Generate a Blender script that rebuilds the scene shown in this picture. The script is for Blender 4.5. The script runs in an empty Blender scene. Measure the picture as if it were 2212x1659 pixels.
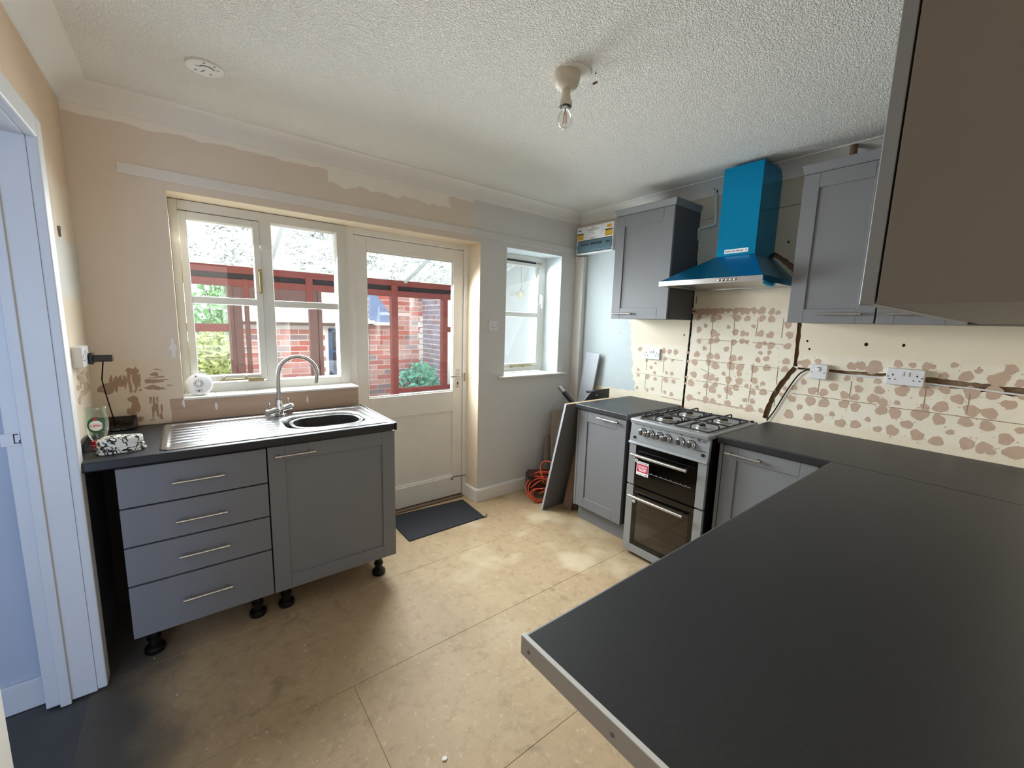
import bpy, bmesh, math, random
from mathutils import Vector, Matrix
random.seed(7)
S=bpy.context.scene; C=S.collection
PI=math.pi
# ------------------------------------------------------------------ camera
F,YAW,PIT,ROL=897.356,0.6651,0.1458,0.0283
CP=Vector((0.366,-2.7643,1.4886))
fw=Vector((math.sin(YAW)*math.cos(PIT),math.cos(YAW)*math.cos(PIT),-math.sin(PIT)))
r0=Vector((math.cos(YAW),-math.sin(YAW),0)); u0=r0.cross(fw)
rt=r0*math.cos(ROL)+u0*math.sin(ROL); up=-r0*math.sin(ROL)+u0*math.cos(ROL)
cd=bpy.data.cameras.new('camera'); cam=bpy.data.objects.new('camera',cd); C.objects.link(cam)
cd.sensor_width=36; cd.lens=F/2212*36; cd.clip_start=0.02
m=Matrix.Identity(4)
for i in range(3):
    m[i][0]=rt[i]; m[i][1]=up[i]; m[i][2]=-fw[i]; m[i][3]=CP[i]
cam.matrix_world=m; S.camera=cam
# ------------------------------------------------------------------ sky, daylight, rear fill light, exposure
w=bpy.data.worlds.new('sky'); S.world=w; w.use_nodes=True
bg=w.node_tree.nodes['Background']; bg.inputs[0].default_value=(.92,.97,1,1); bg.inputs[1].default_value=3.6
def area(name,loc,direction,sx,sy,power,col=(1,1,1),spread=PI):
    l=bpy.data.lights.new(name,'AREA'); l.shape='RECTANGLE'; l.size=sx; l.size_y=sy; l.energy=power; l.color=col; l.spread=spread
    o=bpy.data.objects.new(name,l); C.objects.link(o); o.location=loc
    o.rotation_euler=Vector(direction).to_track_quat('-Z','Y').to_euler(); return o
area('daylight_window',(.78,.34,1.58),(0,-1,-.62),.86,.98,42,(.89,.95,1),2.55)
area('daylight_door',(1.72,.36,1.44),(.1,-1,-.6),.68,1.0,47,(.90,.95,1),2.55)
area('daylight_small_window',(2.75,.36,1.58),(.15,-1,-.55),.5,.95,28,(.86,.94,1),2.55)
area('daylight_hall',(-.75,-3.0,1.1),(.05,1,0),.8,1.6,27,(.44,.63,1))
area('fill_rear_room',(.9,-5.2,1.5),(.05,1,0),2.2,1.5,20,(1,.97,.94))  # added fill light behind the camera, no window there
S.view_settings.view_transform='Standard'; S.view_settings.look='None'
S.view_settings.exposure=0.2; S.view_settings.gamma=1; S.view_settings.use_curve_mapping=False
S.cycles.max_bounces=10; S.cycles.diffuse_bounces=6; S.cycles.transparent_max_bounces=16
# ------------------------------------------------------------------ materials
def lin(h):
    if not isinstance(h,str): return tuple(h)
    return tuple(((c/12.92) if c<=.04045 else ((c+.055)/1.055)**2.4) for c in (int(h[i:i+2],16)/255 for i in (0,2,4)))
class G:
    def __init__(s,name):
        s.m=bpy.data.materials.new(name); s.m.use_nodes=True; s.t=s.m.node_tree; s.b=s.t.nodes['Principled BSDF']
        s.out=s.t.nodes['Material Output']; s._p=None
    def node(s,t,**k):
        n=s.t.nodes.new(t)
        for a,v in k.items(): setattr(n,a,v)
        return n
    def put(s,sock,v):
        if hasattr(v,'is_output'): s.t.links.new(v,sock)
        elif isinstance(v,(int,float)): sock.default_value=v
        else: sock.default_value=tuple(v)+((1,) if len(v)==3 and len(sock.default_value)==4 else ())
    @property
    def pos(s):
        if s._p is None: s._p=s.node('ShaderNodeNewGeometry').outputs['Position']
        return s._p
    def obj(s): return s.node('ShaderNodeTexCoord').outputs['Object']
    def xyz(s,v=None):
        n=s.node('ShaderNodeSeparateXYZ'); s.put(n.inputs[0],v or s.pos); return n.outputs
    def scale(s,v,sc):
        n=s.node('ShaderNodeVectorMath',operation='MULTIPLY'); s.put(n.inputs[0],v); n.inputs[1].default_value=sc; return n.outputs[0]
    def ma(s,op,a,b=0,c=0):
        n=s.node('ShaderNodeMath',operation=op); s.put(n.inputs[0],a); s.put(n.inputs[1],b); s.put(n.inputs[2],c); return n.outputs[0]
    def noise(s,sc,det=3,v=None,rough=.5,dist=0):
        n=s.node('ShaderNodeTexNoise'); s.put(n.inputs['Vector'],v or s.pos); n.inputs['Scale'].default_value=sc
        n.inputs['Detail'].default_value=det; n.inputs['Roughness'].default_value=rough; n.inputs['Distortion'].default_value=dist; return n.outputs['Fac']
    def voro(s,sc,v=None,feat='F1'):
        n=s.node('ShaderNodeTexVoronoi',feature=feat); s.put(n.inputs['Vector'],v or s.pos); n.inputs['Scale'].default_value=sc; return n.outputs[0]
    def step(s,x,a,b):
        n=s.node('ShaderNodeMapRange',interpolation_type='SMOOTHSTEP'); s.put(n.inputs[0],x)
        n.inputs[1].default_value=a; n.inputs[2].default_value=b; return n.outputs[0]
    def mix(s,f,a,b):
        n=s.node('ShaderNodeMix',data_type='RGBA'); s.put(n.inputs[0],f); s.put(n.inputs[6],a); s.put(n.inputs[7],b); return n.outputs[2]
    def bump(s,h,st,dist=.002):
        n=s.node('ShaderNodeBump'); n.inputs['Strength'].default_value=st; n.inputs['Distance'].default_value=dist; s.put(n.inputs['Height'],h)
        s.put(s.b.inputs['Normal'],n.outputs[0])
    def fin(s,col,rough=.6,metal=0,spec=.5,coat=0):
        s.put(s.b.inputs['Base Color'],col); s.put(s.b.inputs['Roughness'],rough); s.b.inputs['Metallic'].default_value=metal
        s.b.inputs['Specular IOR Level'].default_value=spec; s.b.inputs['Coat Weight'].default_value=coat; return s.m
def pm(name,col,rough=.5,metal=0,var=.06,vs=6,bump=0,bs=150,spec=.5,coat=0):
    g=G(name); c=lin(col); f=g.noise(vs,4)
    lo=tuple(x*(1-var) for x in c); hi=tuple(min(1,x*(1+var)) for x in c)
    if bump: g.bump(g.noise(bs,2),bump)
    return g.fin(g.mix(f,lo,hi),rough,metal,spec,coat)
K={}
K['ceil']=(lambda g:(g.bump(g.ma('ADD',g.step(g.noise(185,1.5),.34,.58),g.ma('MULTIPLY',g.noise(70,2),.35)),.8,.0032),
     g.fin(g.mix(g.noise(2,3),lin('e3e0d8'),lin('eae8e1')),.9))[1])(G('artex white ceiling'))
K['coving']=pm('white painted coving','e9e6e0',.7,var=.03)
def back_wall():
    g=G('peach plaster and grey paint wall'); x,y,z=g.xyz()
    n=g.noise(9,4); ns=g.ma('SUBTRACT',n,.5); nf=g.ma('SUBTRACT',g.noise(35,3),.5)
    base=g.mix(g.noise(2.5,5),lin('d9cabb'),lin('e3d5c6'))
    low=g.mix(g.noise(14,4),lin('dcc9b0'),lin('e4d4bd'))
    zl=g.ma('MULTIPLY',g.step(g.ma('ADD',z,g.ma('MULTIPLY',nf,.006)),1.258,1.252),g.step(x,.334,.33))
    c=g.mix(zl,base,low)
    c=g.mix(g.step(z,.90,.89),c,lin('372d25'))  # shade behind the sink units painted into the wall colour
    # bare plaster under the sill
    xe=g.ma('ADD',x,g.ma('MULTIPLY',g.noise(40,3,g.scale(g.pos,(1,1,.15))),.12))
    bare=g.mix(g.noise(12,5,g.scale(g.pos,(.4,1,3))),lin('b0937c'),lin('c9ad97'))
    zb=g.ma('MULTIPLY',g.step(z,1.05,1.044),g.step(xe,.33,.345)); zb=g.ma('MULTIPLY',zb,g.step(x,1.3,1.25))
    c=g.mix(zb,c,bare)
    # white undercoat strip below the coving
    t1=g.ma('ADD',z,g.ma('MULTIPLY',ns,.05)); s1=g.ma('MULTIPLY',g.step(t1,2.352,2.358),g.step(x,1.1,1.09))
    t2=g.ma('ADD',z,g.ma('ADD',g.ma('MULTIPLY',ns,.09),g.ma('MULTIPLY',g.noise(4,2),.09)))
    s2=g.ma('MULTIPLY',g.step(t2,2.335,2.341),g.ma('MULTIPLY',g.step(x,1.09,1.1),g.step(g.ma('ADD',x,g.ma('MULTIPLY',ns,.2)),1.93,1.92)))
    s3=g.ma('MULTIPLY',g.step(t1,2.372,2.378),g.step(x,1.9,1.91))
    c=g.mix(g.ma('MAXIMUM',s1,g.ma('MAXIMUM',s2,s3)),c,lin('f0e9e0'))
    # grey paint to the right
    gx=g.step(g.ma('ADD',x,g.ma('MULTIPLY',ns,.05)),2.13,2.135)
    c=g.mix(gx,c,g.mix(g.noise(2,3),lin('d3d2d0'),lin('d9d7d4')))
    g.bump(g.ma('ADD',g.noise(60,3),g.ma('MULTIPLY',g.noise(6,3),2)),.15,.004)
    return g.fin(c,.75)
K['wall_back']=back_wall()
def right_wall():
    g=G('cream plaster and pale blue paint wall'); x,y,z=g.xyz()
    ns=g.ma('SUBTRACT',g.noise(14,4),.5)
    base=g.mix(g.noise(3,5),lin('e6d8bd'),lin('f0e5d0'))
    hi=g.mix(g.noise(3,5),lin('cbc2af'),lin('d6cdba'))
    c=g.mix(g.step(g.ma('ADD',z,g.ma('MULTIPLY',ns,.05)),1.70,1.76),base,hi)
    til=g.mix(g.noise(9,5),lin('e7dcc6'),lin('f3ecdc'))
    c=g.mix(g.ma('MULTIPLY',g.step(z,1.37,1.34),g.step(z,.95,.97)),c,til)
    strip=g.ma('MULTIPLY',g.step(y,-1.16,-1.165),g.step(y,-1.81,-1.805)); strip=g.ma('MULTIPLY',strip,g.step(z,1.63,1.62))
    c=g.mix(g.ma('MULTIPLY',strip,g.step(z,.95,.97)),c,til)
    edge=g.ma('ADD',g.ma('ADD',y,g.ma('MULTIPLY',ns,.09)),g.ma('MULTIPLY',z,-.17))
    blue=g.ma('MULTIPLY',g.step(edge,-.868,-.862),g.step(g.ma('ADD',z,g.ma('MULTIPLY',ns,.05)),.95,.956))
    blue=g.ma('MULTIPLY',blue,g.step(z,2.13,2.12))
    c=g.mix(blue,c,g.mix(g.noise(5,3),lin('bcc6c8'),lin('c8d1d2')))
    g.bump(g.ma('ADD',g.noise(70,3),g.ma('MULTIPLY',g.noise(8,3),2)),.2,.004)
    return g.fin(c,.75)
K['wall_right']=right_wall()
def left_wall():
    g=G('cream plaster wall with grey filler'); x,y,z=g.xyz()
    ns=g.ma('SUBTRACT',g.noise(10,4),.5)
    c=g.mix(g.noise(4,5),lin('d8c6ac'),lin('e6d7c0'))
    zz=g.ma('ADD',z,g.ma('MULTIPLY',ns,.14))
    c=g.mix(g.ma('MULTIPLY',g.step(zz,1.54,1.56),g.step(zz,1.79,1.77)),c,lin('d6d3ca'))
    c=g.mix(g.step(zz,1.95,2.05),c,lin('d9c0a4'))
    c=g.mix(g.step(z,.90,.89),c,lin('55555c'))  # bluish shade below worktop height painted into the wall colour
    g.bump(g.noise(60,3),.15,.003); return g.fin(c,.8)
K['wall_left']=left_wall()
def floor_m():
    g=G('worn hardboard floor'); x,y,z=g.xyz()
    c=g.mix(g.noise(3.5,6,rough=.65),lin('a48a67'),lin('c6ad86'))
    c=g.mix(g.step(g.noise(1.3,4),.5,.72),c,lin('b79a78'))
    gr=g.noise(55,5,rough=.7); c=g.mix(g.step(gr,.60,.76),c,lin('94785a'))
    c=g.mix(g.step(g.noise(90,2),.72,.76),c,lin('efe3c8'))
    c=g.mix(g.ma('MULTIPLY',g.step(g.noise(17,6,rough=.75),.48,.70),.5),c,lin('937657'))
    c=g.mix(g.ma('MULTIPLY',g.step(g.noise(31,5,rough=.7),.56,.74),.5),c,lin('e0cfae'))
    st=g.ma('MULTIPLY',g.step(g.noise(6,4,dist=.8,rough=.6),.60,.74),.38); c=g.mix(st,c,lin('6e5a44'))
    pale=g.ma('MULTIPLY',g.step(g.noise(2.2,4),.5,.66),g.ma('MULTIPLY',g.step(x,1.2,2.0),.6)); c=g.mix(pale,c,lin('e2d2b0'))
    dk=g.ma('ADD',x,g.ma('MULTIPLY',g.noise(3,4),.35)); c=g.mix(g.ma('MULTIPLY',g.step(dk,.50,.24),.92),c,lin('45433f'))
    g.bump(g.noise(120,3),.12,.002); return g.fin(c,.62)
K['floor']=floor_m()
K['white_gloss']=pm('aged white gloss paint','ece9e3',.4,var=.06,vs=9)
K['cool_gloss']=pm('white gloss joinery','d3d3d2',.4,var=.04)
K['white_frame']=pm('white painted window frame','d6d4cc',.4,var=.05,vs=10)
K['batten']=pm('painted batten','dfdad3',.55,var=.05)
K['bluewhite']=pm('pale blue white reveal paint','dbe3e6',.6,var=.03)
K['creamreveal']=pm('cream reveal plaster','e3d2b8',.7,var=.06,vs=4)
K['hallwall']=pm('hall grey blue paint','b7bcc6',.7,var=.03)
K['hallfloor']=pm('dark hall vinyl','454340',.5,var=.25,vs=12)
K['grey']=(lambda g:(g.bump(g.noise(220,2,g.scale(g.pos,(1,1,.08))),.06,.001),g.fin(g.mix(g.noise(2,3),lin('797a7d'),lin('808184')),.42,spec=.4))[1])(G('dust grey wood grain foil'))
K['carcass']=pm('taupe grey carcass board','6d655d',.55,var=.05,bump=.06,bs=300)
K['carcassdark']=pm('dark graphite end panel','4a4a4d',.5,var=.05)
K['chip']=pm('raw chipboard edge','cbb089',.9,var=.25,vs=120)
K['white_board']=pm('pale grey melamine board','b9bcc2',.5,var=.04)
def wt():
    g=G('anthracite speckled laminate'); c=g.mix(g.noise(170,3),lin('17181a'),lin('2b2c2f'))
    c=g.mix(g.step(g.noise(520,2),.70,.80),c,lin('66676a')); g.bump(g.noise(500,2),.12,.0006); return g.fin(c,.44,spec=.5)
K['worktop']=wt()
K['alu']=pm('satin aluminium','c4c0b9',.45,.25,var=.04)
K['alubright']=pm('bright aluminium lip','dedfdd',.4,.3,var=.02)
K['steel']=(lambda g:(g.bump(g.noise(300,2,g.scale(g.pos,(.03,1,1))),.05,.0006),g.fin(lin('c4c5c6'),.24,1))[1])(G('brushed stainless steel'))
K['satin']=pm('satin nickel','c2c0bc',.3,1,var=.04)
K['chrome']=pm('polished chrome','d8d8da',.08,1,var=.02)
K['brass']=pm('aged brass','9c8d68',.42,.85,var=.15,vs=40)
K['black']=pm('black plastic','0b0b0c',.38,var=.1)
K['blackmatt']=pm('matt black cast iron','0e0e10',.6,var=.1,bump=.1)
K['blackglass']=pm('black oven glass','030303',.06,var=.05)
K['ovenint']=pm('dark oven cavity','5a5147',.5,var=.1)
K['silver']=pm('silver cooker enamel','9a9da0',.36,.35,var=.03)
K['plastic']=pm('white electrical plastic','e2e2e4',.3,var=.02)
K['cream_plastic']=pm('yellowed cream plastic','cdc4b2',.4,var=.06)
K['bluefilm']=pm('blue protective film','1296cb',.24,.85,var=.08,vs=3)
K['greyblue']=pm('blue grey smoked cover','5c7682',.2,var=.1)
K['yellow']=pm('yellow warning label','d9a915',.5,var=.05)
K['ink']=pm('dark print','26262a',.6)
K['greyink']=pm('grey print','77757a',.6)
K['red']=pm('red plastic','b4161a',.35,var=.08)
K['redlabel']=pm('red sticker','c41d3e',.45,var=.03)
K['paper']=pm('white label','f0eff0',.5,var=.02)
K['greenlabel']=pm('green label','1e5c34',.4,var=.25,vs=60)
K['orange']=pm('orange cable','d0512c',.5,var=.08)
K['redbag']=pm('dark red case','4a1712',.6,var=.2)
K['mat']=pm('navy rubber mat','23262d',.75,var=.15,vs=30,bump=.3,bs=500)
K['dab']=pm('bare brown plaster scar','c4aa95',.9,var=.14,vs=30)
K['rubber']=pm('black cable rubber','0b0b0c',.7,spec=.15)
K['dabdark']=pm('scraped brown plaster','ab8d77',.9,var=.12,vs=30)
K['chase']=pm('dark chased masonry','8f755c',.95,var=.5,vs=60,bump=.6,bs=90)
K['crack']=pm('dark joint line','8d7861',.9)
K['rawwood']=pm('dark reclaimed plank','7a6353',.8,var=.3,vs=14)
K['panelgrey']=pm('grey panel laminate','68676a',.5,var=.05)
K['brownboard']=pm('grey brown board','a8998a',.7,var=.1)
K['copper']=pm('dull copper pipe','7d6650',.45,.6,var=.15)
K['clothcol']=None
def cloth():
    g=G('black and white leaf print cloth'); v=g.obj()
    a=g.noise(17,2,v,dist=2.0); b=g.voro(26,v)
    s=g.step(g.ma('ABSOLUTE',g.ma('SUBTRACT',a,.5)),.03,.045)
    s2=g.step(b,.20,.24)
    c=g.mix(g.ma('MULTIPLY',s,s2),lin('2a2826'),lin('dcd8cb')); g.bump(g.noise(200,2),.3,.002); return g.fin(c,.9)
K['cloth']=cloth()
def glass(name,tint=(1,1,1),gl=.06,rough=0.0):
    g=G(name); t=g.node('ShaderNodeBsdfTransparent'); t.inputs[0].default_value=(*tint,1)
    s=g.node('ShaderNodeBsdfGlossy'); s.inputs['Roughness'].default_value=rough; s.inputs[0].default_value=(1,1,1,1)
    f=g.node('ShaderNodeFresnel'); f.inputs[0].default_value=1.45
    mx=g.node('ShaderNodeMixShader'); g.put(mx.inputs[0],g.ma('MINIMUM',g.ma('MULTIPLY',f.outputs[0],gl/.04),.35)); g.t.links.new(t.outputs[0],mx.inputs[1]); g.t.links.new(s.outputs[0],mx.inputs[2])
    g.t.links.new(mx.outputs[0],g.out.inputs[0]); return g.m
K['pane']=glass('window glass',(.97,.985,.98),.03)
K['bulbglass']=glass('clear bulb glass',(.96,.96,.95),.035)
K['bottleglass']=glass('clear pale green plastic',(.86,.94,.90),.08,.05)
K['ovenglass']=glass('tinted oven glass',(.5,.47,.42),.05)
K['filament']=pm('orange filament','c08a5a',.5)
# outdoors
K['brickA']=pm('red brick','b0645a',.9,var=.25,vs=25,bump=.3,bs=80)
K['brickB']=pm('pink brick','c08c84',.9,var=.25,vs=25,bump=.3,bs=80)
K['brickC']=pm('dark brick','8f7478',.9,var=.3,vs=25,bump=.3,bs=80)
K['brickP']=pm('purple grey brick','8d8492',.9,var=.25,vs=25,bump=.3,bs=80)
K['brickO']=pm('orange red brick','bb6052',.9,var=.2,vs=25,bump=.3,bs=80)
K['mortar']=pm('pale lime mortar','e6dcd8',.95,var=.15,vs=20)
K['redwood']=pm('red brown timber stain','79322b',.6,var=.15,vs=8)
K['brownwood']=pm('purple brown timber','6d4d49',.6,var=.15,vs=8)
K['darktimber']=pm('dark timber','2c2426',.8)
K['slate']=pm('pale lichen roof tile','cbbfb8',.95,var=.3,vs=30,bump=.4,bs=60)
K['blueslate']=pm('blue slate','7a88ac',.8,var=.4,vs=40)
K['navy']=pm('navy window frame','3d5180',.5,var=.2)
K['navyglass']=pm('dark window glass','121826',.1)
K['render']=pm('white rendered wall','c3c8cc',.9,var=.03,vs=3)
K['concrete']=pm('pale concrete','9a978f',.9,var=.15)
K['leafA']=pm('bright green leaf','6fae62',.6,var=.4,vs=9)
K['leafB']=pm('blue green leaf','5fa38c',.6,var=.4,vs=9)
K['leafC']=pm('yellow green leaf','b9c47c',.6,var=.4,vs=9)
K['stem']=pm('brown stem','4b3a28',.9)
def roofm():
    g=G('dirty translucent roof sheet'); v=g.scale(g.pos,(1,.7,1))
    n=g.noise(9,4,v,dist=2.2); l=g.ma('ABSOLUTE',g.ma('SUBTRACT',n,.5)); dirt=g.ma('MULTIPLY',g.step(l,.026,.004),g.step(g.noise(5,3),.34,.52))
    c=g.mix(dirt,lin('d9dcd9'),lin('7b7f7d'))
    d=g.node('ShaderNodeBsdfDiffuse'); g.put(d.inputs[0],c); t=g.node('ShaderNodeBsdfTranslucent'); g.put(t.inputs[0],c)
    mx=g.node('ShaderNodeMixShader'); mx.inputs[0].default_value=.8; g.t.links.new(d.outputs[0],mx.inputs[1]); g.t.links.new(t.outputs[0],mx.inputs[2])
    g.t.links.new(mx.outputs[0],g.out.inputs[0]); return g.m
K['roofsheet']=roofm()
# ------------------------------------------------------------------ mesh helpers
class M:
    def __init__(s): s.v=[]; s.f=[]
    def add(s,vs,fs):
        o=len(s.v); s.v+= [tuple(v) for v in vs]; s.f+=[tuple(i+o for i in f) for f in fs]; return s
    def box(s,x0,x1,y0,y1,z0,z1):
        x0,x1=sorted((x0,x1)); y0,y1=sorted((y0,y1)); z0,z1=sorted((z0,z1))
        return s.add([(x0,y0,z0),(x1,y0,z0),(x1,y1,z0),(x0,y1,z0),(x0,y0,z1),(x1,y0,z1),(x1,y1,z1),(x0,y1,z1)],
            [(0,3,2,1),(4,5,6,7),(0,1,5,4),(1,2,6,5),(2,3,7,6),(3,0,4,7)])
    def loft(s,rings,cap0=True,cap1=True,closed=True):
        n=len(rings[0]); vs=[p for r in rings for p in r]; fs=[]
        for k in range(len(rings)-1):
            for i in range(n if closed else n-1):
                j=(i+1)%n; fs.append((k*n+i,k*n+j,(k+1)*n+j,(k+1)*n+i))
        if cap0: fs.append(tuple(range(n-1,-1,-1)))
        if cap1: fs.append(tuple((len(rings)-1)*n+i for i in range(n)))
        return s.add(vs,fs)
    def cyl(s,p0,p1,r0,r1=None,n=16,caps=True):
        r1=r0 if r1 is None else r1; p0=Vector(p0); p1=Vector(p1); d=(p1-p0).normalized()
        a=d.orthogonal().normalized(); b=d.cross(a)
        R=lambda p,r:[p+a*(r*math.cos(2*PI*i/n))+b*(r*math.sin(2*PI*i/n)) for i in range(n)]
        return s.loft([R(p0,r0),R(p1,r1)],caps,caps)
    def lathe(s,prof,c,axis=(0,0,1),n=24,cap=True):
        c=Vector(c); d=Vector(axis).normalized(); a=d.orthogonal().normalized(); b=d.cross(a)
        return s.loft([[c+d*h+a*(max(r,1e-4)*math.cos(2*PI*i/n))+b*(max(r,1e-4)*math.sin(2*PI*i/n)) for i in range(n)] for r,h in prof],cap,cap)
    def tube(s,path,r,n=8,close=False):
        P=[Vector(p) for p in path]; rings=[]; a=None
        for i,p in enumerate(P):
            if close: d=P[(i+1)%len(P)]-P[i-1]
            else: d=P[min(i+1,len(P)-1)]-P[max(i-1,0)]
            d=d.normalized() if d.length>1e-9 else Vector((0,0,1))
            a=d.orthogonal().normalized() if a is None else (a-d*a.dot(d)).normalized()
            b=d.cross(a); rr=r[i] if isinstance(r,(list,tuple)) else r
            rings.append([p+a*(rr*math.cos(2*PI*k/n))+b*(rr*math.sin(2*PI*k/n)) for k in range(n)])
        if close: rings.append(rings[0]); return s.loft(rings,False,False)
        return s.loft(rings)
    def prism(s,poly,axis,a,b):
        def P(u,v,h): return {'x':(h,u,v),'y':(u,h,v),'z':(u,v,h)}[axis]
        return s.loft([[P(u,v,a) for u,v in poly],[P(u,v,b) for u,v in poly]])
    def mesh(s,name,mat,smooth=False):
        me=bpy.data.meshes.new(name); me.from_pydata(s.v,[],s.f)
        bm=bmesh.new(); bm.from_mesh(me); bmesh.ops.recalc_face_normals(bm,faces=bm.faces); bm.to_mesh(me); bm.free()
        if smooth: me.shade_smooth(); me.set_sharp_from_angle(angle=math.radians(smooth if smooth>1 else 38))
        me.materials.append(mat); return me
    def build(s,name,mat,parent=None,bevel=0,smooth=False,label=None,cat=None,group=None,kind=None,seg=2):
        me=s.mesh(name,K[mat] if isinstance(mat,str) else mat,smooth); o=bpy.data.objects.new(name,me); C.objects.link(o)
        if parent: o.parent=parent
        if bevel:
            b=o.modifiers.new('bevel','BEVEL'); b.width=bevel; b.segments=seg; b.limit_method='ANGLE'; b.angle_limit=math.radians(40)
        tag(o,label,cat,group,kind); return o
def tag(o,label=None,cat=None,group=None,kind=None):
    for k,v in (('label',label),('category',cat),('group',group),('kind',kind)):
        if v: o[k]=v
    return o
def empty(name,loc=(0,0,0),rz=0,label=None,cat=None,group=None,kind=None,rot=None):
    o=bpy.data.objects.new(name,None); C.objects.link(o); o.location=loc; o.rotation_euler=rot or (0,0,rz); o.empty_display_size=.05
    return tag(o,label,cat,group,kind)
def dup(o,parent=None):
    c=o.copy(); C.objects.link(c)
    if parent: c.parent=parent
    for ch in list(o.children): dup(ch,c)
    return c
def box(name,x0,x1,y0,y1,z0,z1,mat,parent=None,**k): return M().box(x0,x1,y0,y1,z0,z1).build(name,mat,parent,**k)
def text(name,s,size,mat,parent,loc,rot,ext=.0004,label=None,align='CENTER'):
    cu=bpy.data.curves.new(name,'FONT'); cu.body=s; cu.size=size; cu.extrude=ext; cu.align_x=align; cu.align_y='CENTER'; cu.resolution_u=3
    t=bpy.data.objects.new(name,cu); C.objects.link(t); dg=bpy.context.evaluated_depsgraph_get()
    me=bpy.data.meshes.new_from_object(t.evaluated_get(dg)); bpy.data.objects.remove(t); bpy.data.curves.remove(cu)
    me.materials.clear(); me.materials.append(K[mat]); o=bpy.data.objects.new(name,me); C.objects.link(o); o.parent=parent
    o.location=loc; o.rotation_euler=rot
    if label: o['label']=label
    return o
ST='structure'
W=3.282; H=2.467; ZC=2.388
RX=-PI/2   # rotation for things on the right wall: local x -> -y, local y (back) -> +x
# ------------------------------------------------------------------ room shell
b=M()
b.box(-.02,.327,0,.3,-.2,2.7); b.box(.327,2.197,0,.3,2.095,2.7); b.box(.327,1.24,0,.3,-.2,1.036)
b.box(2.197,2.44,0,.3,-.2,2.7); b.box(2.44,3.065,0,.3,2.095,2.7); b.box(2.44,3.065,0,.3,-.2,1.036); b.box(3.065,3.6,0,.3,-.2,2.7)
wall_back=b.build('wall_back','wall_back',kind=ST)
box('reveal',2.191,2.1975,.001,.28,0,2.094,'creamreveal',wall_back,label='cream plaster door reveal')
box('reveal',.326,2.196,.001,.29,2.088,2.096,'creamreveal',wall_back,label='cream plaster head of the opening')
box('reveal',.326,.334,.001,.29,1.046,2.09,'creamreveal',wall_back,label='cream plaster side of the window opening')
b=M(); b.box(3.059,3.0655,.0,.29,1.046,2.095); b.box(2.4395,2.446,.0,.29,1.046,2.095); b.box(2.44,3.065,.0,.29,2.0885,2.0955)
b.build('reveal','bluewhite',wall_back,label='pale blue white small window reveal')
# scraped patches on the back wall, flat scars a millimetre proud
def blob(mb,cy,cz,ry,rz,plane,h,seed,n=14,rough=.28):
    rnd=random.Random(seed); ph=[rnd.random()*6.28 for _ in range(4)]; pts=[]
    for i in range(n):
        a=2*PI*i/n; r=1+rough*(math.sin(2*a+ph[0])*.5+math.sin(3*a+ph[1])*.5+math.sin(5*a+ph[2])*.35)
        pts.append((cy+ry*r*math.cos(a),cz+rz*r*math.sin(a)))
    ax,v,s=plane; 
    if ax=='y' : mb.prism(pts,'y',v,v+s*h)
    else: mb.prism(pts,'x',v,v+s*h)
b=M(); k=0
for cx,cz,rx,rz in [(.045,1.12,.035,.025),(.078,1.14,.008,.045),(.062,1.145,.006,.04),(.096,1.15,.009,.035),(.112,1.15,.006,.04),(.128,1.155,.008,.05),(.150,1.165,.012,.05),
    (.142,1.2,.022,.018),(.163,1.155,.007,.04),(.205,1.145,.022,.012),(.225,1.145,.03,.009),(.215,1.112,.03,.013),(.24,1.106,.025,.006),(.225,1.18,.014,.012),(.235,1.165,.03,.004),(.25,1.15,.03,.004),
    (.28,1.12,.012,.003),(.137,1.055,.02,.022),(.143,1.02,.016,.035),(.128,.995,.018,.02),(.15,.955,.02,.012),(.112,1.0,.004,.02),(.2,1.05,.006,.018),(.212,1.03,.005,.04),(.226,1.05,.005,.015),(.222,1.0,.006,.04),(.205,.985,.005,.03),(.235,.96,.008,.015),(.24,1.0,.004,.03),(.2,.945,.01,.003),
    (.13,1.1,.006,.008),(.145,1.1,.005,.009),(.165,1.103,.006,.006),(.235,1.205,.012,.003),(.25,1.2,.006,.002)]:
    blob(b,cx,cz,rx,rz,('y',-.0006-.00002*k,1),.004,k,12,.35); k+=1
b.build('scraped_marks','dabdark',wall_back,kind='stuff',label='brown scraped plaster marks beside the window')
# anchor shaped filler mark by the window, white nicks under the sill
b=M(); b.box(.302,.312,-.0012,.002,1.33,1.36); blob(b,.308,1.315,.016,.018,('y',-.0016,1),.004,3,14,.1); b.box(.301,.315,-.0012,.002,1.262,1.31)
for x,z in ((.33,1.02),(.47,.99),(.93,.985)): blob(b,x,z,.006,.022,('y',-.0012,1),.004,int(x*100),8,.3)
b.build('filler_mark','coving',wall_back,label='white filler mark left of the window')
# right wall with chased grooves
MR=Matrix.Translation((0,0,0))
b=M().box(W,W+.2,-2.9,.3,-.2,2.7); me=b.mesh('wall_right',K['wall_right']); wr=bpy.data.objects.new('wall_right',me); C.objects.link(wr)
me.materials.append(K['chase'])
def jag(pts,wid,seed):
    rnd=random.Random(seed); P=[]
    for i in range(len(pts)-1):
        a=Vector(pts[i]); c=Vector(pts[i+1]); n=max(2,int((c-a).length/.02))
        for k in range(n+(i==len(pts)-2)): P.append(a.lerp(c,k/n))
    L=[];R=[]
    for i,p in enumerate(P):
        d=(P[min(i+1,len(P)-1)]-P[max(0,i-1)]).normalized(); nn=Vector((-d.y,d.x)); q=wid*(.38+.24*rnd.random())
        L.append(tuple(p+nn*q)); R.append(tuple(p-nn*wid*(.38+.24*rnd.random())))
    return L,R
cut=M()
def groove(pts,wid,seed):
    L,R=jag(pts,wid,seed); ring0=L+R[::-1]
    cut.prism(ring0,'x',W-.01,W+.022)
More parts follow.
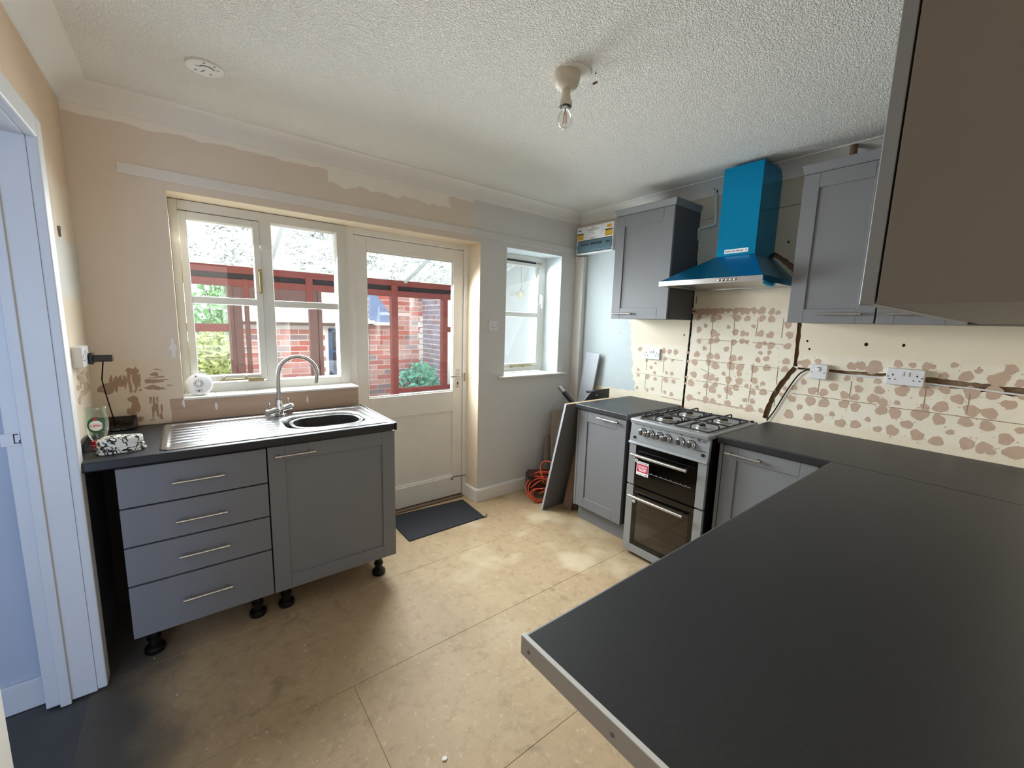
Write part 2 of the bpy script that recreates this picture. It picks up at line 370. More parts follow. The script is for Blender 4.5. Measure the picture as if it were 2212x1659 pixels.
groove([(-1.139,2.10),(-1.147,1.5),(-1.136,.80)],.016,1)
groove([(-1.832,1.60),(-1.838,1.275)],.022,2)
groove([(-1.838,1.268),(-1.80,1.205),(-1.745,1.09),(-1.712,.97),(-1.705,.925)],.03,3)
groove([(-1.852,1.266),(-1.98,1.262)],.014,4)
groove([(-1.985,1.264),(-2.30,1.271)],.018,5)
groove([(-2.38,1.26),(-2.80,1.243)],.038,6)
groove([(-1.60,1.985),(-1.698,1.92),(-1.80,1.83)],.03,7)
for y,z,r in ((-1.884,1.431,.006),(-2.159,1.427,.009),(-2.31,1.431,.007),(-.52,1.431,.004),(-1.1,1.435,.006),(-1.38,2.02,.007),(-1.72,2.02,.007),(-1.90,1.385,.006),(-1.925,1.06,.004)):
    cut.prism([(y+r*math.cos(t*PI/4),z+r*1.2*math.sin(t*PI/4)) for t in range(8)],'x',W-.01,W+.018)
cm=cut.mesh('cut',K['chase']); co=bpy.data.objects.new('cut',cm); C.objects.link(co)
md=wr.modifiers.new('b','BOOLEAN'); md.object=co; md.operation='DIFFERENCE'; md.solver='EXACT'; md.use_self=True; md.material_mode='TRANSFER'
dg=bpy.context.evaluated_depsgraph_get(); nm=bpy.data.meshes.new_from_object(wr.evaluated_get(dg)); wr.modifiers.clear(); wr.data=nm
bpy.data.objects.remove(co); tag(wr,kind=ST); wall_right=wr
DABS=[(-1211,1603,25),(-1262,1606,28),(-1312,1603,27),(-1357,1609,24),(-1402,1612,18),(-1454,1609,23),(-1499,1611,23),(-1527,1600,17),(-1570,1605,17),(-1614,1611,28),(-1674,1605,22),(-1709,1599,16),(-1202,1563,22),(-1308,1555,27),(-1349,1567,21),(-1464,1565,29),(-1532,1560,22),(-1622,1563,22),(-1676,1558,25),(-1210,1479,22),(-1256,1508,15),(-1416,1502,15),(-1575,1512,14),(-1771,1525,21),(-1317,1457,27),(-1346,1446,18),(-1465,1469,23),(-1514,1462,20),(-1539,1460,17),(-1622,1466,24),(-1679,1459,25),(-1787,1464,27),(-1218,1397,22),(-1307,1402,25),(-1344,1410,24),(-1461,1401,22),(-1514,1412,20),(-1545,1408,17),(-1620,1389,23),(-1652,1405,17),(-1691,1393,25),(-1783,1394,24),(-1416,1353,21),(-1262,1349,19),(-1211,1301,25),(-1308,1296,28),(-1358,1297,23),(-1466,1294,27),(-1514,1298,18),(-1624,1296,20),(-1673,1308,20),(-1786,1301,24),(-1635,1342,14),(-1686,1349,14),(-1199,1243,26),(-1303,1252,25),(-1352,1232,28),(-1457,1242,33),(-1518,1236,29),(-1609,1234,26),(-1681,1250,25),(-1784,1252,22),(-1201,1152,26),(-1297,1150,25),(-1333,1142,25),(-1371,1137,18),(-1415,1183,17),(-1517,1194,21),(-1452,1144,24),(-1522,1144,27),(-1615,1159,23),(-1669,1146,17),(-1187,1088,29),(-1301,1081,22),(-1347,1062,28),(-1363,1096,22),(-1453,1077,27),(-1504,1097,24),(-1473,1056,18),(-1614,1083,23),(-1677,1092,26),(-1572,1118,15),(-1637,1121,14),(-1184,979,26),(-1307,983,24),(-1358,982,22),(-1401,1023,14),(-1462,983,26),(-1571,1023,18),(-1618,1022,20),(-1254,1023,12),(-1553,978,13),(-1604,972,29),(-1675,970,17),(-728,1308,25),(-943,1308,24),(-992,1305,23),(-1044,1305,26),(-960,1248,19),(-1024,1240,15),(-879,1206,14),(-797,1220,16),(-842,1168,18),(-725,1138,16),(-729,1094,16),(-878,1129,17),(-817,1090,23),(-886,1081,20),(-981,1141,17),(-1026,1139,19),(-979,1085,26),(-1046,1080,21),(-725,987,18),(-822,983,18),(-870,997,21),(-980,988,17),(-1037,980,19),(-1139,1309,14),(-1152,1245,14),(-1149,1126,13),(-1147,1080,14),(-1799,1133,16),(-1846,1145,21),(-1784,1091,19),(-2109,1303,25),(-2148,1310,29),(-2207,1306,45),(-2300,1334,25),(-2355,1333,17),(-2408,1332,24),(-2429,1331,15),(-2501,1347,17),(-2472,1291,23),(-2547,1297,31),(-2648,1296,44),(-2713,1285,21),(-2098,1234,19),(-2154,1234,21),(-2230,1234,22),(-1892,1187,22),(-2041,1178,29),(-1943,1140,32),(-1997,1137,27),(-2096,1138,24),(-2145,1132,25),(-2155,1181,23),(-2241,1187,29),(-2331,1196,37),(-2420,1203,33),(-2484,1225,29),(-2574,1223,34),(-2642,1234,36),(-2727,1225,16),(-1840,1076,28),(-1938,1077,34),(-2006,1078,34),(-1887,1032,20),(-2099,1087,31),(-2151,1079,28),(-2222,1138,32),(-2263,1125,29),(-2263,1082,32),(-2317,1076,35),(-2481,1137,35),(-2532,1185,32),(-2425,1124,24),(-2320,1131,16),(-2693,1186,32),(-1835,977,33),(-1937,978,29),(-1990,985,30),(-2051,1019,17),(-2095,975,33),(-2163,982,30),(-2213,1020,16),(-2412,1088,43),(-2481,1074,33),(-2571,1080,29),(-2583,1138,31),(-2640,1135,33),(-2640,1075,32),(-2740,1077,21),(-2259,976,23),(-2317,982,35),(-2370,1026,31),(-2414,979,31),(-2486,965,33),(-2527,1020,18),(-2588,978,32),(-2643,971,34),(-2666,960,22),(-2703,1027,30),(-2736,973,43),(-1891,1299,29),(-1950,1315,21),(-1860,1300,18),(-2678,1343,27),(-2582,1327,17)]
b=M()
for i,(y,z,r) in enumerate(DABS):
    rr=r/1000*(.9 if -1810<y<-1150 else .78); rnd=random.Random(i)
    if z/1000<.925: continue
    blob(b,y/1000,z/1000,rr*(.85+.3*rnd.random()),rr*(.9+.25*rnd.random()),('x',W-.0004-.000003*i,1),.003,i,14,.2)
    for q in range(2): blob(b,y/1000+rnd.uniform(-2,2)*rr,z/1000+rnd.uniform(-1.6,1.6)*rr,rr*rnd.uniform(.08,.2),rr*rnd.uniform(.05,.16),('x',W-.0004,1),.003,i*7+q,7,.4)
for y0,y1,z in ((-1.165,-1.56,1.617),(-1.165,-1.3,1.60)):
    for t in range(9):
        q=t/8; blob(b,y0+(y1-y0)*q,z,.03,.012,('x',W-.0011-.00001*t,1),.003,t*3+int(z*1000),11,.4)
for t in range(16):   # brown smear at the foot of the tiled strip
    q=t/15; blob(b,-1.17+(-.45)*q,.972-.01*q,.022,.006,('x',W-.0012-.00001*t,1),.003,t+900,9,.5)
b.build('adhesive_marks','dab',wall_right,kind='stuff',label='brown tile adhesive marks on the cream wall')
b=M()
def line(p,q,w=.003):
    p=Vector(p);q=Vector(q);d=(q-p).normalized();n=Vector((-d.y,d.x))*w/2
    b.prism([tuple(p+n),tuple(q+n),tuple(q-n),tuple(p-n)],'x',W-.0012,W+.003)
for y in (-1.305,-1.452,-1.598,-1.745): 
    for z in (1.0,1.14,1.285,1.435): 
        if random.random()<.75: line((y+random.uniform(-.005,.005),z+.01),(y,z+.13),.0025)
for z in (1.11,1.26,1.41): line((-1.22,z),(-1.55,z-.003),.0028); line((-1.58,z-.004),(-1.76,z-.006),.0025)
for y in (-.80,-.95): line((y,.98),(y+.002,1.10),.002); line((y,1.14),(y,1.25),.002)
line((-.70,1.11),(-1.10,1.105),.002); line((-.98,1.25),(-1.11,1.245),.003); line((-.95,.95),(-1.12,.945),.003)
line((-1.837,1.109),(-2.24,1.108),.003); line((-2.29,1.103),(-2.80,1.105),.003); line((-1.25,1.20),(-1.36,1.16),.003)
for y in (-2.12,-1.97,-2.42,-2.57): line((y,1.12),(y,1.22),.0025)
line((-1.62,2.23),(-1.86,2.236),.004); line((-1.16,2.24),(-1.24,2.242),.003); line((-1.17,1.66),(-1.172,1.72),.006)
b.build('joint_lines','crack',wall_right,kind='stuff',label='thin dark joint lines left by tiles')
# left wall with the doorway to the hall
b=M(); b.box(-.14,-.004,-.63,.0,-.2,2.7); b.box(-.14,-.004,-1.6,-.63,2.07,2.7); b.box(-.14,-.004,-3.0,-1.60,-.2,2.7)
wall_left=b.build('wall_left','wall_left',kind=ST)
b=M(); k=0
for y,z,ry,rz in [(-.30,1.17,.05,.012),(-.22,1.19,.04,.02),(-.15,1.16,.05,.015),(-.1,1.2,.03,.012),(-.25,1.14,.05,.01),(-.31,1.12,.03,.02),(-.17,1.13,.05,.01),(-.1,1.14,.04,.014),(-.28,1.21,.04,.01),(-.2,1.22,.04,.008)]:
    blob(b,y,z,ry,rz,('x',-.004+.0015+.00002*k,-1),.004,k+50,12,.4); k+=1
b.build('scraped_marks','dab',wall_left,kind='stuff',label='brown scraped marks above the worktop end')
b=M(); b.box(-.005,.004,-.33,-.315,1.80,1.815); b.box(-.005,.003,-.322,-.318,1.775,1.80); b.build('wall_plug','greyink',wall_left,label='old wall plug in the cream wall')
# hall beyond
box('wall_hall',-1.4,-.14,-.58,-.48,-.2,2.6,'hallwall',kind=ST)
box('wall_hall_far',-1.5,-1.4,-3.3,-.48,-.2,2.6,'hallwall',kind=ST)
box('wall_hall_end',-1.5,-.14,-3.4,-3.3,-.2,2.6,'hallwall',kind=ST)
box('ceiling_hall',-1.5,-.14,-3.4,-.48,2.10,2.2,'coving',kind=ST)
box('floor_hall',-1.5,-.03,-3.4,-.48,-.1,-.002,'hallfloor',kind=ST)
box('baseboard_hall',-1.4,-.14,-.595,-.58,0,.115,'cool_gloss',bevel=.003,kind=ST)
# hall door lining, stop, casing, keep
fr=empty('door_2',(0,0,0),kind=ST)
b=M(); b.box(-.142,-.004,-.645,-.632,0.008,2.05); b.build('lining','cool_gloss',fr,bevel=.002)
b=M(); b.box(-.142,-.004,-1.58,-.632,2.045,2.072); b.build('lining','cool_gloss',fr,bevel=.002)
b=M(); b.box(-.142,-.004,-1.60,-1.585,0.008,2.07); b.build('lining','cool_gloss',fr,bevel=.002)
b=M(); b.box(-.104,-.074,-.657,-.645,0.002,2.045); b.build('door_stop','cool_gloss',fr,bevel=.002)
b=M(); b.box(-.004,.025,-.645,-.575,.012,2.115); b.build('casing','cool_gloss',fr,bevel=.005)
b=M(); b.box(-.004,.025,-1.66,-.6455,2.045,2.115); b.build('casing','cool_gloss',fr,bevel=.005)
b=M(); b.box(-.004,.025,-1.65,-1.567,.0,2.045); b.build('casing','white_gloss',fr,bevel=.004)
b=M(); b.box(-.153,-.106,-.649,-.645,1.025,1.07); o=b.build('strike_plate','cool_gloss',fr,bevel=.003)
b=M()
for a in ((-.122,-.110,1.064,1.067),(-.122,-.119,1.034,1.067),(-.122,-.108,1.034,1.037),(-.110,-.107,1.034,1.045)): b.box(a[0],a[1],-.6497,-.648,a[2],a[3])
b.build('keep_slot','ink',o)
# front wall with an added opening, and an added room behind for fill light
YN=-2.876
b=M(); b.box(-.14,.02,YN-.12,YN,-.2,2.7); b.box(.02,.80,YN-.12,YN,2.05,2.7); b.box(.80,3.5,YN-.12,YN,-.2,2.7)
b.build('wall_front','wall_left',kind=ST)
box('wall_added_room',-.6,2.8,-5.5,-5.4,-.2,2.7,'creamreveal',kind=ST)
box('wall_added_room_left',-.7,-.6,-5.5,YN-.12,-.2,2.7,'creamreveal',kind=ST)
box('wall_added_room_right',2.8,2.9,-5.5,YN-.12,-.2,2.7,'creamreveal',kind=ST)
box('ceiling_added_room',-.7,2.9,-5.5,YN-.12,2.45,2.55,'coving',kind=ST)
box('floor_added_room',-.7,2.9,-5.5,YN-.12,-.1,-.001,'floor',kind=ST)
# floor in 610 mm sheets
fl=box('floor',-.03,3.6,YN-.12,.3,-.1,-.003,'floor',kind=ST)
def sheets(y0,y1,xs):
    for a,c in zip(xs[:-1],xs[1:]): box('floor_sheet',a+.0006,c-.0006,y0+.0006,y1-.0006,-.02,0,'floor',fl,bevel=.0008,seg=1)
sheets(-.595,.3,[-.03,3.6]); sheets(-1.205,-.595,[-.03,2.45,3.6]); sheets(-1.827,-1.205,[-.03,.81,3.6]); sheets(-2.44,-1.827,[-.03,2.0,3.6]); sheets(YN-.12,-2.44,[-.03,.7,2,3.6])
# ceiling, coving, battens, skirting
box('ceiling',-.2,3.6,YN-.2,.3,H,H+.1,'ceil',kind=ST)
cov=[(0,H+.01),(-.103,H+.01),(-.103,H-.004)]+[(-.098+.094*math.sin(t*PI/16)*1.0-.0,H-.004-(.071)*(1-math.cos(t*PI/16))) for t in range(1,9)]+[(0,ZC)]
cov=[(0,H+.01),(-.105,H+.01),(-.105,H-.004),(-.099,H-.004)]
for t in range(0,9):
    a=t/8*PI/2; cov.append((-.004-.095*(1-math.sin(a)),ZC+.003+.072*(1-math.sin(a)) if 0 else H-.004-.072*(1-math.cos(a))))
cov+=[(-.004,ZC),(.01,ZC)]
M().prism(cov,'x',-.03,3.4).build('trim_1','coving',smooth=30,kind=ST)
M().prism([(W+u,z) for u,z in cov],'y',-2.87,.01).build('trim_2','coving',smooth=30,kind=ST)
b=M()
M().prism([(-.004-u,z) for u,z in cov],'y',-2.87,.01).build('trim_3','coving',smooth=30,kind=ST)
bt=box('trim_4',.163,2.128,-.012,0,2.129,2.178,'batten',bevel=.002,kind=ST)
box('trim_5',2.1285,3.236,-.012,0,2.129,2.1785,'wall_back',bevel=.002,kind=ST)
prof=[(0,0),(-.018,0),(-.018,.095),(-.010,.108),(0,.11)]
M().prism([(u,z) for u,z in prof],'x',2.74,3.24).build('baseboard_back','white_gloss',kind=ST)
M().prism([(u,z) for u,z in prof],'x',2.18,2.738).build('baseboard_back_1','white_gloss',kind=ST)
M().prism([(2.197+u,z) for u,z in prof],'y',-.017,.175).build('baseboard_reveal','white_gloss',kind=ST)
# boxed pipes in the corner
b=M(); b.box(3.238,W,-.10,0,0,2.10); b.build('trim_6','batten',bevel=.002,kind=ST)
box('trim_7',3.228,3.2385,-.045,-.001,2.06,2.104,'batten',bevel=.003,kind=ST)
# ------------------------------------------------------------------ main window
wn=empty('window_1',(0,0,0),kind=ST)
b=M(); b.box(.334,.371,.15,.24,1.046,2.085); b.box(.742,.803,.15,.24,1.097,2.04); b.box(1.175,1.236,.15,.24,1.046,2.085)
b.box(.371,1.175,.15,.24,2.034,2.085); b.box(.371,1.175,.15,.24,1.046,1.098)
b.build('frame','white_frame',wn,bevel=.003)
box('glazing_bar',.803,1.175,.165,.215,1.543,1.584,'white_frame',wn,bevel=.004)
for z0,z1 in ((1.097,1.544),(1.583,2.037)): box('pane',.80,1.178,.188,.192,z0,z1,'pane',wn)
cs=M(); cs.box(.372,.406,.143,.2,1.106,2.029); cs.box(.708,.7415,.143,.2,1.106,2.029); cs.box(.406,.708,.143,.2,1.993,2.029); cs.box(.406,.708,.143,.2,1.106,1.14)
cs=cs.build('casement','white_frame',wn,bevel=.003)
box('glazing_bar',.406,.708,.15,.195,1.547,1.587,'white_frame',cs,bevel=.004)
for z0,z1 in ((1.139,1.548),(1.586,1.995)): box('pane',.404,.71,.17,.174,z0,z1,'pane',cs)
b=M(); b.box(.722,.742,.133,.144,1.62,1.76); b.cyl((.731,.135,1.735),(.731,.118,1.735),.007,n=10); b.box(.725,.738,.112,.12,1.625,1.745); b.build('handle','brass',cs,bevel=.002,label='brass casement handle')
b=M(); b.box(.50,.70,.118,.128,1.112,1.122); b.cyl((.52,.123,1.122),(.52,.123,1.135),.006,n=8); b.cyl((.63,.123,1.122),(.63,.123,1.135),.006,n=8); b.box(.64,.72,.125,.142,1.10,1.112); b.build('stay','brass',cs,bevel=.0015,label='brass casement stay')
xs=[.331,.474,.625,.777,.929,1.08,1.245]
for a,c in zip(xs[:-1],xs[1:]): box('sill_tile',a+.0008,c-.0008,-.006,.15,1.037,1.048,'white_gloss',wn,bevel=.0015)
# ------------------------------------------------------------------ glazed back door and its frame
dr=empty('door_1',(0,0,0),kind=ST)
b=M(); b.box(1.237,1.289,.17,.28,.0,2.09); b.box(2.157,2.194,.17,.28,.0,2.09); b.box(1.289,2.157,.17,.28,2.049,2.09); b.build('door_frame','white_gloss',dr,bevel=.003)
b=M(); b.box(1.292,1.38,.19,.234,.022,2.046); b.box(2.066,2.155,.19,.234,.022,2.046); b.box(1.38,2.066,.19,.234,1.954,2.046); b.box(1.38,2.066,.19,.234,.755,.92); b.box(1.38,2.066,.19,.234,.022,.20)
b.build('door_leaf','white_gloss',dr,bevel=.003)
box('door_panel',1.378,2.068,.202,.225,.19,.76,'white_gloss',dr)
box('kick_rail',1.30,2.15,.183,.191,.022,.188,'white_gloss',dr,bevel=.004)
box('pane',1.376,2.07,.21,.214,.916,1.958,'pane',dr)
b=M(); b.box(1.374,1.386,.199,.212,.92,1.954); b.box(2.06,2.072,.199,.212,.92,1.954); b.box(1.38,2.066,.199,.212,1.945,1.956); b.box(1.38,2.066,.199,.212,.918,.93); b.build('glazing_bead','white_frame',dr,bevel=.003)
h=M(); h.box(2.090,2.128,.186,.191,.943,1.102); h=h.build('handle_plate','white_frame',dr,bevel=.002)
b=M(); b.cyl((2.109,.188,1.053),(2.109,.145,1.053),.009,n=12); b.tube([(2.112,.147,1.053),(2.08,.143,1.052),(2.02,.147,1.045)],[.009,.0085,.006],10); b.build('lever','satin',h,smooth=True,label='satin lever handle')
b=M(); b.cyl((2.109,.187,.985),(2.109,.1845,.985),.008,n=12); b.box(2.107,2.111,.1838,.186,.965,.985)
for x in (2.098,2.12):
    for z in (.952,1.093): b.cyl((x,.187,z),(x,.185,z),.003,n=8)
b.build('keyhole','ink',h)
for z in (1.06,1.81): 
    b=M(); b.cyl((1.2905,.184,z-.05),(1.2905,.184,z+.05),.006,n=10); b.box(1.282,1.299,.184,.191,z-.048,z+.048); b.build('hinge','white_gloss',dr)
b=M(); b.box(2.156,2.168,.164,.171,1.0,1.07); b.build('latch_keep','brass',dr,label='brass latch keep')
b=M(); b.tube([(2.06,.178,.165),(2.06,.172,.178),(2.065,.178,.186),(2.12,.178,.184),(2.185,.166,.182)],.005,8); b.cyl((2.055,.18,.17),(2.055,.165,.17),.008,n=8); b.build('hook_stay','greyink',dr,smooth=True,label='small hook stay at the foot of the door')
box('threshold',1.29,2.157,.15,.29,.001,.014,'rawwood',dr,bevel=.003,label='worn timber threshold')
# ------------------------------------------------------------------ small window
w2=empty('window_2',(0,0,0),kind=ST)
b=M(); b.box(2.446,2.478,.2,.27,1.05,2.088); b.box(2.998,3.06,.2,.27,1.05,2.088); b.box(2.478,2.998,.2,.27,2.04,2.088); b.box(2.478,2.998,.2,.27,1.05,1.095); b.build('frame','white_frame',w2,bevel=.003)
b=M(); b.box(2.479,2.51,.195,.25,1.097,2.025); b.box(2.962,2.996,.195,.25,1.097,2.025); b.box(2.51,2.962,.195,.25,1.998,2.025); b.box(2.51,2.962,.195,.25,1.097,1.123)
cs=b.build('casement','white_frame',w2,bevel=.003)
box('glazing_bar',2.51,2.962,.2,.24,1.546,1.588,'white_frame',cs,bevel=.004)
for z0,z1 in ((1.121,1.548),(1.586,2.0)): box('pane',2.508,2.964,.216,.22,z0,z1,'pane',cs)
box('gap_shade',2.47,2.93,.197,.23,2.024,2.041,'ink',w2,label='dark strip for the shaded gap above the casement')  # shade of the gap over the casement drawn as a dark strip
b=M(); b.box(2.982,2.998,.186,.196,1.67,1.76); b.cyl((2.99,.19,1.74),(2.99,.165,1.74),.007,n=10); b.box(2.984,2.996,.158,.168,1.63,1.745); b.build('handle','plastic',cs,bevel=.002)
b=M(); b.box(2.64,2.90,.176,.186,1.102,1.112); b.box(2.66,2.68,.18,.2,1.09,1.112); b.box(2.80,2.82,.18,.2,1.09,1.112); b.build('stay','brass',cs,bevel=.0015,label='brass casement stay')
box('window_board',2.376,3.152,-.045,.2,1.030,1.0465,'white_frame',w2,bevel=.006)
# ------------------------------------------------------------------ cabinet builders (front at local y=0, back +y, left 0)
def handle(parent,x,y,z,L=.178,vert=False):
    b=M(); 
    b.cyl((x-L/2,y-.030,z),(x+L/2,y-.030,z),.0055,n=12)
    for s in (-1,1):
        b.cyl((x+s*(L/2-.028),y-.030,z),(x+s*(L/2-.018),y-.030,z),.0075,n=12); b.cyl((x+s*(L/2-.023),y,z),(x+s*(L/2-.023),y-.03,z),.005,n=10)
        b.cyl((x+s*(L/2-.012),y-.030,z),(x+s*L/2,y-.030,z),.0065,n=12)
    return b.build('handle','satin',parent,smooth=True,label='satin metal bar handle')
def shaker(parent,x0,x1,z0,z1,hx=None,hz=None,rail=.072,y=0,t=.02,name='door',L=.178):
    g=.0004; b=M()
    b.box(x0,x0+rail-g,y,y+t,z0,z1); b.box(x1-rail+g,x1,y,y+t,z0,z1); b.box(x0+rail,x1-rail,y,y+t,z1-rail,z1); b.box(x0+rail,x1-rail,y,y+t,z0,z0+rail)
    d=b.build(name,'grey',parent,bevel=.0012,seg=1)
    box('door_panel',x0+rail-.004,x1-rail+.004,y+.008,y+t-.003,z0+rail-.004,z1-rail+.004,'grey',d)
    if hx is not None: handle(d,hx,y,hz,L)
    return d
def legs(parent,pts,ztop):
    for x,y in pts:
        b=M(); b.lathe([(.036,0),(.038,.006),(.038,.022),(.030,.030),(.021,.034),(.021,.060),(.026,.062),(.026,.072),(.020,.074),(.020,ztop-.03),(.028,ztop-.02),(.032,ztop)],(x,y,0),n=14); b.build('leg','black',parent,smooth=True)
# ---- sink run: drawer unit, door unit
t=empty('drawer_unit',(.108,-.60,0),label='grey four drawer base unit under the drainer on black legs',cat='cabinet')
b=M(); b.box(.004,.022,.021,.56,.148,.885); b.box(0.494,0.512,.021,.56,.148,.885); b.box(.022,0.494,.021,.56,.148,.166); b.box(.022,0.494,.552,.56,.166,.70); b.build('carcass','grey',t)
zs=[(.714,.879),(.548,.709),(.379,.543),(.143,.373)]; hz=[.795,.624,.465,.264]
for (a,c),hh in zip(zs,hz):
    d=box('drawer',.002,.513,0,.02,a+.001,c-.001,'grey',t,bevel=.0012,seg=1); handle(d,.260,0,hh)
legs(t,[(.055,.10),(.45,.10),(.055,.50),(.45,.50)],.149)
t=empty('sink_unit',(.626,-.60,0),label='grey shaker door base unit under the sink beside the back door',cat='cabinet')
b=M(); b.box(.004,.022,.021,.56,.148,.885); b.box(0.596,0.614,.021,.56,.148,.885); b.box(.022,0.596,.021,.56,.148,.166); b.box(.022,0.596,.552,.56,.166,.70); b.build('carcass','grey',t)
shaker(t,.001,.617,.143,.881,.115,.838,rail=.072)
legs(t,[(.06,.10),(.545,.09),(.06,.50),(.545,.50)],.149)
# worktop around the sink cut out
b=M(); ZS=.927
b.box(.004,.70,-.60,-.022,ZS-.038,ZS); b.box(1.17,1.238,-.60,-.022,ZS-.038,ZS); b.box(.70,1.17,-.60,-.53,ZS-.038,ZS); b.box(.70,1.17,-.15,-.022,ZS-.038,ZS)
pf=[(-.60,ZS),(-.615,ZS),(-.6195,ZS-.0015),(-.622,ZS-.006),(-.622,ZS-.033),(-.619,ZS-.038),(-.60,ZS-.038)]
b.prism(pf,'x',.004,1.238)
wk=b.build('worktop','worktop',label='short dark speckled worktop carrying the steel sink',cat='worktop')
for x0,x1 in ((.0,.006),(1.236,1.247)): box('end_cap',x0,x1,-.628,-.03,ZS-.038,ZS+.003,'black',wk,bevel=.003,label='black end strip')
M().prism([(-.30,.929),(-.60,.929),(-.60,.945),(-.52,.957),(-.44,.965),(-.36,.968),(-.30,.966)],'x',.002,.010).build('edging_strip','black',label='offcut of black edging leaning on the left wall at the worktop end',cat='edging strip')
# sink as a height field with drainer ridges, rim and bowl
def rr(px,py,cx,cy,hx,hy,r):
    qx=abs(px-cx)-hx+r; qy=abs(py-cy)-hy+r
    return math.hypot(max(qx,0),max(qy,0))+min(max(qx,qy),0)-r
sm=lambda t:(lambda u:u*u*(3-2*u))(min(1,max(0,t)))
X0,X1,Y0,Y1=.246,1.226,-.590,-.075; NX,NY=246,130; vs=[];idx={}
b=M()
for j in range(NY+1):
    for i in range(NX+1):
        x=X0+(X1-X0)*i/NX; y=Y0+(Y1-Y0)*j/NY; d=rr(x,y,(X0+X1)/2,(Y0+Y1)/2,(X1-X0)/2,(Y1-Y0)/2,.03)
        if d>.0015: continue
        z=.0035*sm(-d/.004)+.0
        din=rr(x,y,(X0+X1)/2+.0,(Y0+Y1)/2,(X1-X0)/2-.022,(Y1-Y0)/2-.022,.03)
        z-=.0040*sm(-din/.010)
        dd=rr(x,y,.488,-.338,.215,.190,.03)          # drainer
        if dd<0:
            k=math.sin((y+.53)/.054*2*PI); z+=(.004*k-.001)*sm(-dd/.03)
        db=rr(x,y,.945,-.335,.205,.165,.11)          # bowl
        if abs(y+.335)<1 and db<.012: z-=.004*sm((.012-db)/.012)
        if db<0: z-=.155*sm(-db/.035)
        dl=rr(x,y,1.18,-.34,.012,.17,.012)
        if dl<0: z+=.003*sm(-dl/.01)
        idx[(i,j)]=len(b.v); b.v.append((x,y,ZS+.0015+z))
for j in range(NY):
    for i in range(NX):
        q=[(i,j),(i+1,j),(i+1,j+1),(i,j+1)]
        if all(k in idx for k in q): b.f.append(tuple(idx[k] for k in q))
sk=b.build('inset_sink','steel',smooth=80,label='stainless steel inset sink with ribbed drainer on the left',cat='sink')
def ring(cx,cy,hx,hy,r,z,n=12):
    out=[]
    for cxs,cys,a0 in ((1,1,0),(-1,1,1),(-1,-1,2),(1,-1,3)):
        for k in range(n+1):
            a=(a0+k/n)*PI/2; out.append((cx+cxs*(hx-r)+r*math.cos(a),cy+cys*(hy-r)+r*math.sin(a),z))
    return out
b=M(); cx,cy=.955,-.345; zt=ZS-.004
b.loft([ring(cx,cy,.150,.105,.085,zt-.10),ring(cx,cy,.168,.125,.10,zt-.012),ring(cx,cy,.184,.140,.11,zt-.010),ring(cx,cy,.184,.140,.11,zt-.003),ring(cx,cy,.176,.132,.105,zt),ring(cx,cy,.166,.122,.098,zt-.004),ring(cx,cy,.145,.10,.08,zt-.096)])
b.build('washing_up_bowl','black',smooth=40,label='black oval washing up bowl sitting in the steel sink',cat='bowl')
# mixer tap
tp=empty('mixer_tap',(.757,-.122,ZS+.003),label='chrome swan neck mixer tap behind the steel sink',cat='tap')
b=M(); b.lathe([(.026,0),(.027,.006),(.023,.010),(.0235,.05),(.019,.062),(.017,.09)],(0,0,0),n=20); b.build('tap_body','chrome',tp,smooth=True)
b=M(); A=Vector((-.062,-.036,.026)); B=Vector((.062,.036,.040)); d=(B-A).normalized(); b.cyl(A,B,.019,n=20); b.cyl(A-d*.012,A,.0165,.019,n=20); b.cyl(B,B+d*.012,.019,.0165,n=20); b.build('valve_bar','chrome',tp,smooth=True)
for s,P in ((-1,A),(1,B)):
    b=M(); q=P-d*(s*.012); b.cyl(q,q+Vector((0,0,.045)),.0045,n=10); b.cyl(q+Vector((0,0,.045)),q+Vector((0,0,.055)),.006,.005,n=10); b.build('lever','chrome',tp,smooth=True)
pth=[(0,0,.08),(0,0,.12),(.002,0,.2),(.004,0,.235)]; ux=Vector((.985,-.17,0))
for k in range(15):
    a=PI-k/14*(PI+.28); p=Vector((.004,0,.235))+ux*(.099+.099*math.cos(a)); pth.append((p.x,p.y,.235+.099*math.sin(a)))
p=Vector(pth[-1]); dd=(p-Vector(pth[-2])).normalized(); pth.append(tuple(p+dd*.03))
b=M(); b.tube(pth,.0115,14); b.build('spout','satin',tp,smooth=True)
b=M(); b.cyl((0,0,.085),(0,0,.10),.0165,n=16); b.build('collar','chrome',tp,smooth=True)
# ---- right wall base unit and its worktop, cooker, right base unit
t=empty('base_unit',(2.64,-.672,0),RX,label='narrow grey shaker base unit between leaning panels and cooker',cat='cabinet')
box('end_panel',0,.018,0,.60,.120,.872,'grey',t,bevel=.001)
box('carcass',.019,.446,.021,.60,.128,.872,'carcassdark',t)
shaker(t,.021,.440,.127,.867,.302,.843,rail=.078)
box('plinth',.008,.446,.055,.073,0,.126,'grey',t,bevel=.001)
def postform(x0,x1,yf,yb,label,name='worktop'):   # along y, front edge facing -x handled by local frame
    pass
wt1=empty('worktop',(2.623,-.668,0),RX,label='small dark worktop square left of the cooker',cat='worktop')
pf2=lambda y0,y1,zt:[(y0+.0,zt-.006),(y0+.0025,zt-.0015),(y0+.007,zt),(y1,zt),(y1,zt-.038),(y0+.004,zt-.038),(y0,zt-.033)]
M().prism(pf2(0,.655,.91),'x',0.002,.453).build('top','worktop',wt1)
b=M(); b.prism(pf2(-.0005,.655,.9105),'x',0,.002); b.build('edge_band','grey',wt1); b=M(); b.prism(pf2(-.0005,.655,.9105),'x',.453,.455); b.build('edge_band','grey',wt1)
